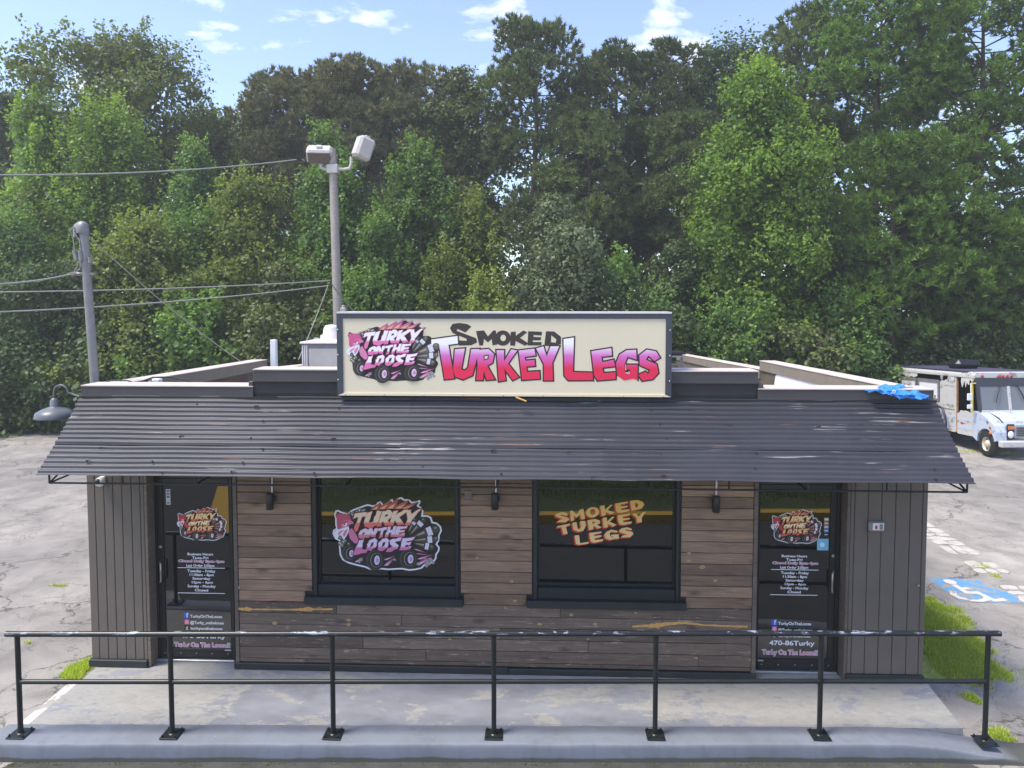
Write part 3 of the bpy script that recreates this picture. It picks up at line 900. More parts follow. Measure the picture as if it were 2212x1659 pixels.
# pipe frame hung under the eave
fy = EY + .10
fb = MB()
bzl, bzr = onY(107, 1047, fy), onY(2089, 1059, fy)
bz = (bzl.z + bzr.z) / 2
fxl, fxr = bzl.x, bzr.x
fb.tube([(fxl, fy, bz), (fxr, fy, bz)], .012, 8)
MB().tube([(fxl, fy, bz + .13), (fxr, fy, bz + .13)], .012, 8).build('awning_frame', M['black'], awning)
fb.build('awning_frame', M['black'], awning)
for k in range(13):
    x = fxl + (fxr - fxl) * k / 12
    MB().tube([(x, fy, bz), (x, fy, bz + .13)], .012, 6).build('awning_strut', M['black'], awning)
    if k % 2 == 0:
        MB().tube([(x, fy, bz), (x, -.005, bz + .02)], .011, 6).build('awning_strut', M['black'], awning)
        MB().tube([(x, fy, bz + .12), (x, -.005, ZAW - .1)], .011, 6).build('awning_strut', M['black'], awning)
for x in (fxl, fxr):
    MB().tube([(x, fy, bz), (x, fy + .55, EZ + .12)], .012, 6).build('awning_strut', M['black'], awning)

# ================================================================== FLAT PRINT HELPERS
def curve_fill(splines, offset=0.0):
    """closed outlines (with holes) -> triangulated flat mesh (verts2d, faces)"""
    cu = bpy.data.curves.new('tmp', 'CURVE'); cu.dimensions = '2D'; cu.fill_mode = 'BOTH'; cu.offset = offset
    for sp in splines:
        s = cu.splines.new('POLY'); s.points.add(len(sp) - 1)
        for p, q in zip(s.points, sp): p.co = (q[0], q[1], 0, 1)
        s.use_cyclic_u = True
    return _grab(cu)
def _grab(cu):
    o = bpy.data.objects.new('tmp', cu)
    me = bpy.data.meshes.new_from_object(o)
    vs = [(v.co.x, v.co.y) for v in me.vertices]; fs = [tuple(p.vertices) for p in me.polygons]
    bpy.data.objects.remove(o); bpy.data.curves.remove(cu); bpy.data.meshes.remove(me)
    return vs, fs
def text_fill(body, size, offset=0.0, spacing=1.0, shear=0.0):
    cu = bpy.data.curves.new('tmp', 'FONT'); cu.body = body; cu.size = size; cu.offset = offset
    cu.align_x = 'CENTER'; cu.space_character = spacing; cu.shear = shear; cu.fill_mode = 'FRONT'
    cu.resolution_u = 3
    return _grab(cu)
def ell(cx, cy, rx, ry, rot=0, n=20):
    c, s = math.cos(rot), math.sin(rot)
    return [(cx + rx * math.cos(t) * c - ry * math.sin(t) * s, cy + rx * math.cos(t) * s + ry * math.sin(t) * c) for t in [2 * math.pi * k / n for k in range(n)]]

class Print:
    """layers of flat ink on a plane facing the road; (u right, v down) in print units"""
    def __init__(self, origin, scale, uvbox, kz=None):
        self.o, self.k, self.box, self.kz = Vector(origin), scale, uvbox, kz or scale
        self.v, self.f, self.m, self.uv, self.mats, self.layer = [], [], [], [], [], 0
    def ink(self, mesh2d, mat, layer=None, flip=True, step=.0006):
        if layer is None:
            self.layer += 1; layer = self.layer
        self.sub = getattr(self, 'sub', 0) + 1
        layer = layer + .9 * ((self.sub * .013) % 1)
        vs, fs = mesh2d
        if mat not in self.mats: self.mats.append(mat)
        b = len(self.v); mi = self.mats.index(mat)
        for (u, v) in vs:
            self.v.append((self.o.x + u * self.k, self.o.y - .001 - layer * step, self.o.z + v * self.kz))
            self.uv.append(((u - self.box[0]) / (self.box[2] - self.box[0]), (-v - self.box[1]) / (self.box[3] - self.box[1])))
        for f in fs:
            P = [self.v[i + b] for i in f]
            ar = sum(P[i][0] * P[(i + 1) % len(P)][2] - P[(i + 1) % len(P)][0] * P[i][2] for i in range(len(P)))
            g = tuple(i + b for i in f)
            self.f.append(g if ar > 0 else g[::-1]); self.m.append(mi)
        return self
    def shape(self, pts, mat, layer=None, holes=(), offset=0.0):
        sp = [[(x, -y) for x, y in pts]] + [[(x, -y) for x, y in h] for h in holes]
        return self.ink(curve_fill(sp, offset), mat, layer)
    def text(self, body, x, y, size, mat, offset=0, layer=None, xs=1.0, rot=0, shear=0, spacing=1.0):
        vs, fs = text_fill(body, size, offset, spacing, shear)
        c, s = math.cos(rot), math.sin(rot)
        vs = [(x + (a * xs) * c - b * s, -y + (a * xs) * s + b * c) for a, b in vs]
        return self.ink((vs, fs), mat, layer)
    def build(self, name, parent, label=None):
        me = bpy.data.meshes.new(name); me.from_pydata(self.v, [], self.f); me.update()
        for m in self.mats: me.materials.append(m)
        me.polygons.foreach_set('material_index', self.m)
        ul = me.uv_layers.new(name='print')
        for l in me.loops: ul.data[l.index].uv = self.uv[l.vertex_index]
        o = bpy.data.objects.new(name, me); link(o, parent)
        return tag(o, label)

LOGO_OUT = [(245,370),(290,362),(330,385),(430,415),(470,380),(520,350),(600,320),(690,285),(760,265),(830,285),(880,275),(920,230),(965,220),(995,260),(990,300),(1060,255),(1110,195),(1150,180),(1165,225),(1230,165),(1290,150),(1330,180),(1420,185),(1450,220),(1520,215),(1580,190),(1590,230),(1560,280),(1610,310),(1635,360),(1625,430),(1700,430),(1760,460),(1780,530),(1850,545),(1910,600),(1925,670),(1890,740),(1880,830),(1850,880),(1890,930),(1880,990),(1840,1050),(1835,1110),(1790,1170),(1720,1205),(1650,1220),(1600,1270),(1500,1295),(1400,1305),(1290,1285),(1200,1290),(1080,1300),(960,1290),(860,1305),(770,1295),(700,1265),(560,1235),(430,1200),(340,1150),(300,1070),(290,960),(290,850),(230,820),(190,740),(200,680),(250,650),(235,590),(235,500),(220,430)]
def spiky(pts, seed, amp=9):
    """ragged brush edge"""
    r = random.Random(seed); out = []
    for i, p in enumerate(pts):
        q = pts[(i + 1) % len(pts)]
        out.append(p)
        L = math.hypot(q[0] - p[0], q[1] - p[1])
        if L > 60:
            for t in (.33, .66):
                out.append((p[0] + (q[0] - p[0]) * t + r.uniform(-amp, amp), p[1] + (q[1] - p[1]) * t + r.uniform(-amp, amp)))
    return out
W1 = [[[(525,485),(560,410),(745,388),(722,450),(668,455),(600,640),(560,690),(545,640),(610,465)]],
      [[(760,395),(830,375),(770,540),(800,555),(850,530),(905,370),(980,370),(900,580),(800,630),(715,610),(700,540)]],
      [[(998,370),(1110,350),(1150,400),(1120,470),(1060,500),(1105,580),(1040,590),(998,520),(960,600),(905,605)],[(1040,420),(1080,410),(1078,440),(1022,465)]],
      [[(1165,370),(1235,355),(1205,430),(1330,345),(1395,345),(1250,460),(1325,570),(1240,580),(1185,500),(1150,590),(1085,590)]],
      [[(1370,372),(1440,345),(1440,420),(1560,335),(1605,330),(1450,500),(1420,575),(1350,575),(1390,490)]]]
W2 = [[[(640,680),(720,645),(760,660),(745,740),(680,800),(620,790),(610,740)],[(672,712),(712,692),(706,725),(660,758)]],
      [[(778,645),(825,640),(848,720),(873,640),(918,640),(870,770),(822,770),(798,705),(770,780),(726,782)]],
      [[(930,640),(1062,620),(1050,655),(1015,660),(980,770),(938,785),(970,672),(920,675)]],
      [[(1080,615),(1120,610),(1105,665),(1150,660),(1170,605),(1210,600),(1170,758),(1122,762),(1140,700),(1092,705),(1070,768),(1030,770)]],
      [[(1228,605),(1380,595),(1370,630),(1270,640),(1260,665),(1340,660),(1330,690),(1250,700),(1240,725),(1340,715),(1330,750),(1182,763)]]]
W3 = [[[(620,830),(690,815),(640,985),(745,970),(728,1015),(530,1060),(545,1010)]],
      [[(800,820),(870,795),(905,830),(880,930),(800,990),(740,978),(745,890)],[(812,862),(853,852),(838,910),(782,948)]],
      [[(978,812),(1050,787),(1092,825),(1065,930),(985,985),(918,970),(922,880)],[(992,857),(1038,842),(1023,905),(967,943)]],
      [[(1150,802),(1290,780),(1270,825),(1180,850),(1240,900),(1220,950),(1110,1000),(1050,1000),(1080,950),(1160,930),(1110,880),(1105,830)]],
      [[(1312,790),(1500,765),(1470,810),(1370,830),(1360,855),(1440,845),(1425,885),(1345,895),(1335,925),(1440,915),(1420,950),(1262,972)]]]
INKS = {}
def ink(*c):
    if c not in INKS: INKS[c] = V(*c)
    return INKS[c]
BAND = {}
def logo(origin, scale, pal, parent, border=True, name='logo_print', label=None, kz=None):
    P = Print(origin, scale, (0, 0, 2212, 1580), kz)
    C = {'pink': dict(w1=((226, 208, 178), (222, 112, 104)), w2=((212, 205, 226), (214, 118, 128)), w3=((212, 206, 228), (206, 112, 160)), red=(186, 80, 96), flame=(176, 84, 64), flame2=(168, 96, 132), hub=(206, 186, 218), feather=(72, 66, 58), wattle=(206, 118, 156)),
         'sign': dict(w1=((240, 236, 240), (226, 116, 172)), w2=((240, 236, 240), (226, 116, 172)), w3=((240, 236, 240), (226, 116, 172)), red=(204, 84, 138), flame=(196, 100, 142), flame2=(196, 108, 156), hub=(224, 182, 212), feather=(96, 90, 86), wattle=(216, 128, 172)),
         'orange': dict(w1=((232, 204, 142), (212, 104, 72)), w2=((242, 224, 176), (230, 160, 110)), w3=((234, 190, 130), (212, 92, 72)), red=(190, 52, 56), flame=(196, 82, 56), flame2=(176, 60, 52), hub=(238, 206, 198), feather=(122, 56, 44), wattle=(198, 62, 62))}[pal]
    dark = ink(34, 30, 30)
    if border:
        P.shape(LOGO_OUT, ink(226, 224, 232))
        P.shape(LOGO_OUT, dark, offset=-24)
    else:
        P.shape(LOGO_OUT, dark, offset=-30)
    # curls of smoke along the back and under the cart
    rr = random.Random(4); lay = P.layer + 1
    for i in range(26):
        t = i / 25
        x, y = (470 + 420 * t, 440 - 150 * t) if i < 14 else (330 + rr.uniform(-20, 100), 850 + rr.uniform(-40, 110))
        x += rr.uniform(-25, 25); y += rr.uniform(-25, 25); r = rr.uniform(22, 38)
        P.shape(ell(x, y, r, r, 0, 10), ink(92, 88, 82), lay); P.shape(ell(x - r * .25, y - r * .25, r * .38, r * .3, 0, 8), ink(196, 192, 186), lay + 1)
    for i in range(24):
        x, y = rr.uniform(560, 1800), rr.uniform(1120, 1235)
        if 1050 < y and not (700 < x < 1010 or 1250 < x < 1540):
            r = rr.uniform(14, 30)
            P.shape(ell(x, y, r * 1.4, r, rr.uniform(-1, 1), 9), ink(150, 148, 146), lay)
    P.layer = lay + 1
    def tongue(x, y, dx, dy, w, col, lay):
        a = [(x - w, y), (x - w * .5 + dx * .3, y + dy * .45), (x + dx, y + dy), (x + w * .45 + dx * .45, y + dy * .4), (x + w, y)]
        P.shape(a, col, lay)
    l1 = P.layer + 1
    for x, y, dx, dy, w in ((860, 350, 110, -125, 70), (980, 340, 150, -150, 80), (1110, 330, 140, -170, 90), (1230, 330, 190, -150, 90), (1330, 330, 240, -120, 70)):
        tongue(x, y, dx, dy, w, ink(*C['flame']), l1); tongue(x, y, dx * .6, dy * .5, w * .5, ink(232, 170, 132), l1 + 1)
    for x, y, dx, dy, w in ((1030, 1230, 150, -130, 40), (1020, 1140, 170, -70, 40), (1560, 1200, 190, -120, 50), (1560, 1120, 230, -80, 50), (1520, 1030, 250, 30, 50), (560, 1180, 120, -80, 30), (1500, 960, 180, 60, 30)):
        tongue(x, y, dx, dy, w, ink(*C['flame2']), l1); tongue(x, y, dx * .65, dy * .6, w * .5, ink(222, 176, 196), l1 + 1)
    P.layer = l1 + 1
    # fan of tail feathers with white bands
    fl = P.layer + 1
    for k, (tx, ty, w) in enumerate(((1500, 500, 34), (1640, 500, 42), (1830, 640, 62), (1830, 800, 46), (1760, 930, 46))):
        bx, by = 1395 + k * 22, 700 + k * 42
        d = Vector((tx - bx, ty - by)); L = d.length; d.normalize(); n = Vector((-d.y, d.x))
        pt = lambda a, b: (bx + d.x * L * a + n.x * b, by + d.y * L * a + n.y * b)
        P.shape([pt(0, -w * .25), pt(.62, -w), pt(.62, w), pt(0, w * .25)], ink(*C['feather']), fl)
        P.shape([pt(.12, -w * .12), pt(.55, -w * .45), pt(.55, w * .1), pt(.12, w * .05)], ink(168, 158, 142), fl + 1)
        P.shape([pt(.64, -w * 1.05), pt(.84, -w * 1.15), pt(.84, w * 1.15), pt(.64, w * 1.05)], ink(216, 212, 226), fl + 1)
        P.shape(ell(*pt(.98, 0), w * 1.0, w * .95, math.atan2(d.y, d.x)), ink(*C['feather']), fl)
        P.shape(ell(*pt(1.0, -w * .3), w * .35, w * .25, 0, 10), ink(150, 142, 128), fl + 1)
    P.layer = fl + 1
    # bird head
    P.shape([(268,640),(262,560),(262,500),(236,440),(268,455),(250,400),(290,430),(300,390),(320,430),(400,415),(470,450),(500,520),(470,600),(400,640),(330,660)], ink(*C['red']))
    P.shape([(340,560),(420,510),(520,540),(525,575),(440,590),(400,640),(330,640)], ink(*C['wattle']))
    P.shape(ell(392, 578, 34, 38), ink(226, 224, 232)); P.shape(ell(384, 585, 12, 14), dark)
    P.shape([(330,565),(430,520),(455,540),(360,590)], ink(*C['red']))
    P.shape([(440,700),(500,640),(570,740),(608,830),(590,880),(540,880),(470,810)], ink(*C['wattle']))
    P.shape([(450,612),(462,660),(420,760),(370,830),(330,760),(300,760),(275,815),(225,790),(212,720),(260,670),(370,640)], ink(226, 224, 232))
    P.shape([(440,650),(410,740),(372,790),(355,740),(390,680)], ink(*C['wattle'])); 
    P.shape([(300,700),(380,665),(350,700),(310,740),(285,760),(280,730)], ink(*C['wattle']))
    # wheels
    wl = P.layer + 1
    for cx, cy, rx, ry, hx, hr in ((450, 1040, 115, 132, 492, .42), (865, 1140, 146, 165, 897, .46), (1395, 1115, 146, 156, 1430, .46)):
        P.shape(ell(cx, cy, rx, ry, .15, 28), ink(40, 37, 35), wl)
        P.shape(ell(cx, cy, rx * .93, ry * .93, .15, 28), ink(76, 72, 68), wl + 1); P.shape(ell(cx + 6, cy, rx * .86, ry * .88, .15, 28), ink(44, 41, 39), wl + 2)
        P.shape(ell(cx + (hx - cx) * .6, cy, rx * .62, ry * .7, .15, 24), ink(150, 146, 142), wl + 3); P.shape(ell(cx + (hx - cx) * .7, cy, rx * .58, ry * .67, .15, 24), ink(38, 35, 34), wl + 4)
        P.shape(ell(hx, cy, rx * .31, ry * hr, .1, 20), ink(*C['hub']), wl + 5); P.shape(ell(hx + 6, cy, rx * .12, ry * .18, .1, 14), ink(104, 58, 110), wl + 6); P.shape(ell(hx + 6, cy, rx * .06, ry * .1, .1, 10), ink(*C['hub']), wl + 7)
    P.layer = wl + 7
    # lettering: dark keyline, coloured edge, two-tone fill
    kl = P.layer + 1
    for wi, (word, key) in enumerate(((W1, 'w1'), (W2, 'w2'), (W3, 'w3'))):
        a, b = C[key]
        vt = ((0.345, 0.36), (0.467, 0.48), (0.59, 0.605))[wi]
        bk = (a, b, vt)
        if bk not in BAND: BAND[bk] = m_band('two_tone_ink', lin(*a), lin(*b), vt[0], vt[1], 0.02)
        for li, g in enumerate(word):
            sp = spiky(g[0], wi * 10 + li)
            P.shape(sp, dark, kl, offset=17); P.shape(sp, ink(*b), kl + 1, offset=7)
            P.shape(sp, BAND[bk], kl + 2, holes=g[1:])
            for h in g[1:]: P.shape(h, dark, kl + 3, offset=-4)
    P.layer = kl + 3
    return P.build(name, parent, label)

def zoom_to_disp(zx, zy, region, zw):
    k = (region[2] - region[0]) / zw
    return ((region[0] + zx * k) * 0.72005, (region[1] + zy * k) * 0.72005)

# logo on the left window
PANE = gY
p = onY(*zoom_to_disp(0, 0, (960, 1460, 1380, 1760), 2212), PANE)
q = onY(*zoom_to_disp(2212, 0, (960, 1460, 1380, 1760), 2212), PANE)
logo((p.x, PANE, p.z), (q.x - p.x) / 2212, 'pink', winL, True, 'window_sticker', 'white edged sticker of a cartoon turkey on wheels with pink lettering', (p.z - onY(*zoom_to_disp(0, 1580, (960, 1460, 1380, 1760), 2212), PANE).z) / 1580)

# SMOKED TURKEY LEGS on the right window
reg = (1600, 1460, 2020, 1760)
p = onY(*zoom_to_disp(0, 0, reg, 2212), PANE); q = onY(*zoom_to_disp(2212, 0, reg, 2212), PANE)
P = Print((p.x, PANE, p.z), (q.x - p.x) / 2212, (0, 0, 2212, 1580), (p.z - onY(*zoom_to_disp(0, 1580, reg, 2212), PANE).z) / 1580)
cream, orange = m_band('cream_gold_ink', lin(218, 172, 78), lin(232, 202, 144), .12, .58), ink(196, 52, 20)
words = {
 'SMOKED': [[[(540,410),(545,455),(440,430),(430,450),(560,480),(575,510),(520,550),(370,552),(420,515),(480,505),(360,465),(345,435),(400,405),(470,393)]],
            [[(583,372),(625,368),(690,430),(745,350),(795,335),(825,495),(765,500),(745,425),(690,480),(640,440),(655,520),(600,530)]],
            [ell(942,390,105,80,-.2),ell(945,385,42,48,.3)],
            [[(1062,290),(1130,280),(1140,350),(1225,270),(1258,270),(1180,355),(1290,385),(1230,420),(1150,385),(1150,435),(1085,445)]],
            [[(1298,250),(1495,215),(1500,240),(1380,268),(1385,290),(1495,280),(1500,300),(1390,325),(1395,350),(1525,335),(1525,362),(1400,395),(1330,390),(1310,350)]],
            [[(1533,205),(1650,190),(1730,215),(1760,260),(1720,320),(1560,360)],[(1605,235),(1650,240),(1670,270),(1640,310),(1625,310)]]],
 'TURKEY': [[[(378,615),(585,570),(588,600),(520,620),(548,735),(478,742),(450,630),(385,640)]],
            [[(618,560),(690,545),(705,640),(730,660),(760,640),(745,535),(825,525),(840,600),(800,680),(720,700),(640,670)]],
            [[(862,515),(990,495),(1060,520),(1065,560),(1010,585),(1090,625),(1030,645),(950,600),(958,655),(888,670)],[(935,540),(985,535),(985,555),(940,570)]],
            [[(1100,480),(1165,465),(1175,530),(1255,455),(1292,460),(1215,535),(1325,580),(1270,612),(1185,570),(1190,622),(1120,630)]],
            [[(1338,432),(1535,405),(1535,430),(1415,455),(1420,480),(1530,470),(1535,490),(1425,515),(1430,540),(1565,528),(1562,555),(1440,585),(1375,575),(1350,530)]],
            [[(1568,410),(1625,395),(1675,450),(1730,380),(1785,370),(1720,470),(1725,535),(1645,545),(1640,470)]]],
 'LEGS': [[[(660,760),(730,750),(745,880),(885,855),(880,882),(730,905),(680,890)]],
          [[(890,715),(1085,690),(1085,712),(965,740),(970,762),(1085,748),(1085,772),(975,800),(980,825),(1115,810),(1112,838),(980,868),(925,860),(905,810)]],
          [[(1335,675),(1338,705),(1240,690),(1215,720),(1225,765),(1265,785),(1275,765),(1235,765),(1240,740),(1360,730),(1362,800),(1300,800),(1220,822),(1150,800),(1130,740),(1170,690),(1240,660)]],
          [[(1560,640),(1565,665),(1470,650),(1460,670),(1580,690),(1590,730),(1540,775),(1390,780),(1425,750),(1500,735),(1380,700),(1365,665),(1410,635),(1490,618)]]]}
for wname, gl in words.items():
    for g in gl:
        for lay_, (kx_, ky_) in enumerate(((-22, 20), (-11, 10))):
            P.shape([(x + kx_, y + ky_) for x, y in g[0]], orange, lay_, holes=[[(x + kx_, y + ky_) for x, y in h] for h in g[1:]])
        P.shape(g[0], cream, 3, holes=g[1:])
P.build('window_lettering', winR, 'cream and orange lettering stuck to the glass')

# door lettering and stickers
def door_print(d, reg, zw, lines, lx, icons):
    DZ = DY + .02
    p = onY(*zoom_to_disp(0, 0, reg, zw), DZ); q = onY(*zoom_to_disp(zw, 0, reg, zw), DZ)
    wt_, pk = ink(226, 226, 232), ink(190, 92, 120)
    q2 = onY(*zoom_to_disp(0, 1659, reg, zw), DZ); kz = (p.z - q2.z) / 1659
    fresh = lambda: Print((p.x, DZ, p.z), (q.x - p.x) / zw, (0, 0, zw, 1659), kz)
    def line(P, body, x, y, size, kind, w):
        if kind == 'rule':
            P.shape([(x - w, y - 2), (x + w, y - 2), (x + w, y + 3), (x - w, y + 3)], wt_, 1); return
        vs, fs = text_fill(body, size, size * .018)
        xs = 2 * w / (max(v[0] for v in vs) - min(v[0] for v in vs))
        if kind == 'pink':
            P.text(body, x, y, size, wt_, size * .07, 1, xs); P.text(body, x, y, size, pk, size * .012, 2, xs)
        else:
            P.text(body, x, y, size, wt_, size * .022, 1, xs)
    P = fresh()
    for l in lines[:12]: line(P, *l)
    P.build('hours_lettering', d, 'white opening hours lettering on the dark glass')
    for l in lines[12:]:
        P = fresh(); line(P, *l); P.build('door_lettering', d)
    for k, (x, y, s) in icons.items():
        P = fresh()
        box = lambda r, c, l: P.shape([(x - r, y - r), (x + r, y - r), (x + r, y + r), (x - r, y + r)], c, l)
        rect = lambda x0, x1, y0, y1, c, l: P.shape([(x0, y0), (x1, y0), (x1, y1), (x0, y1)], c, l)
        if k == 'f':
            box(s, ink(58, 96, 180), 1); P.text('f', x + 4, y + s * .8, s * 2.4, wt_, 1.2, 2)
        elif k == 'i':
            P.shape([(x - s, y - s), (x + s, y - s), (x + s, y + s), (x - s, y + s)], m_band('photo_icon_ink', lin(140, 60, 170), lin(236, 130, 80), (y - s) / 1659, (y + s) / 1659, 0, lin(214, 56, 110)), 1)
            P.shape(ell(x, y, s * .62, s * .62), wt_, 2, holes=[ell(x, y, s * .42, s * .42)]); P.shape(ell(x, y, s * .2, s * .2, 0, 10), wt_, 2)
        elif k == 't':
            box(s, ink(20, 20, 22), 1); P.text('d', x, y + s * .35, s * 1.5, wt_, .8, 2); rect(x - s * .6, x + s * .6, y + s * .6, y + s * .75, wt_, 2)
        elif k == 'cards':
            rect(x - s * .5, x + s * .5, y - s * 1.7, y + s * 1.7, ink(206, 208, 212), 1)
            for j, c in enumerate(((60, 120, 200), (170, 90, 60), (90, 96, 130), (190, 192, 196), (120, 122, 126))):
                yy = y - s * 1.3 + j * s * .65
                rect(x - s * .35, x + s * .35, yy - s * .22, yy + s * .22, ink(*c), 2)
        elif k == 'cards2':
            for j, c in enumerate(((190, 190, 184), (196, 140, 110), (150, 168, 200), (70, 140, 200), (40, 42, 46))):
                yy = y + j * s
                P = fresh(); rect(x - 18, x + 18, yy - 12, yy + 12, ink(*c), 1); rect(x - 12, x + 12, yy - 3, yy + 3, ink(228, 228, 230), 2)
                if j < 4: P.build('card_sticker', d)
        elif k == 'bluecard':
            box(s, ink(120, 184, 214), 1); P.shape(ell(x - s * .1, y + s * .05, s * .42, s * .4, .3, 14), ink(206, 226, 236), 2)
        P.build('card_sticker' if 'card' in k else 'door_icon', d)
    return p, (q.x - p.x) / zw, kz
def hours(cx, y0, k, dx=0):
    g = lambda y: y0 + y * k
    return [('Business Hours', cx, g(12), 27, 'w', 103), ('Tues-Fri', cx, g(41), 27, 'w', 66), ('Closed Daily 3pm-4pm', cx + 8, g(68), 28, 'pink', 184),
            ('Last Order 2:50pm', cx, g(103), 28, 'w', 113), ('', cx + 6, g(112), 0, 'rule', 192), ('Tuesday - Friday', cx + 6, g(147), 29, 'w', 113),
            ('11:30am - 8pm', cx + 6, g(177), 28, 'w', 97), ('Saturday', cx + 5, g(206), 26, 'w', 73), ('12pm - 6pm', cx + 10, g(236), 26, 'w', 85),
            ('Sunday - Monday', cx + 5, g(268), 28, 'w', 113), ('Closed', cx + 4, g(300), 28, 'w', 54), ('', cx + 2, g(314), 0, 'rule', 191)]
regL = (460, 1420, 740, 2040)
p, k, kz = door_print(doorL, regL, 749, hours(362, 634, 1.0) + [('TurkyOnTheLoose', 399, 1146, 32, 'w', 130), ('@Turky_ontheloose', 404, 1197, 33, 'w', 136), ('turkyontheloose', 399, 1242, 30, 'w', 130),
    ('470-86Turky', 370, 1310, 46, 'w', 182), ('Turky On The Loose!!', 362, 1382, 50, 'pink', 226)], 0, {'f': (240, 1128, 22), 'i': (241, 1179, 21), 't': (241, 1230, 21), 'cards': (115, 185, 36)})
lg = 400.0 / 1730
logo((p.x + (180 - 190 * lg) * k, DY + .02, p.z - (262 - 150 * lg) * kz), k * lg, 'orange', doorL, True, 'door_sticker', 'small white edged sticker of a cartoon turkey on wheels in orange and red', kz * lg)
regR = (2240, 1420, 2540, 2040)
p, k, kz = door_print(doorR, regR, 803, hours(398, 650, 1.0) + [('TurkyOnTheLoose', 412, 1206, 33, 'w', 134), ('@Turky_ontheloose', 416, 1259, 34, 'w', 140), ('turkyontheloose', 412, 1304, 30, 'w', 130),
    ('470-86Turky', 392, 1370, 52, 'w', 184), ('Turky On The Loose!!', 378, 1446, 54, 'pink', 226)], 0, {'f': (247, 1187, 23), 'i': (248, 1239, 22), 't': (247, 1292, 20), 'cards2': (650, 358, 30), 'bluecard': (625, 558, 46)})
lg = 410.0 / 1730
logo((p.x + (203 - 190 * lg) * k, DY + .02, p.z - (280 - 150 * lg) * kz), k * lg, 'orange', doorR, True, 'door_sticker', 'small white edged sticker of a cartoon turkey on wheels in orange and red', kz * lg)

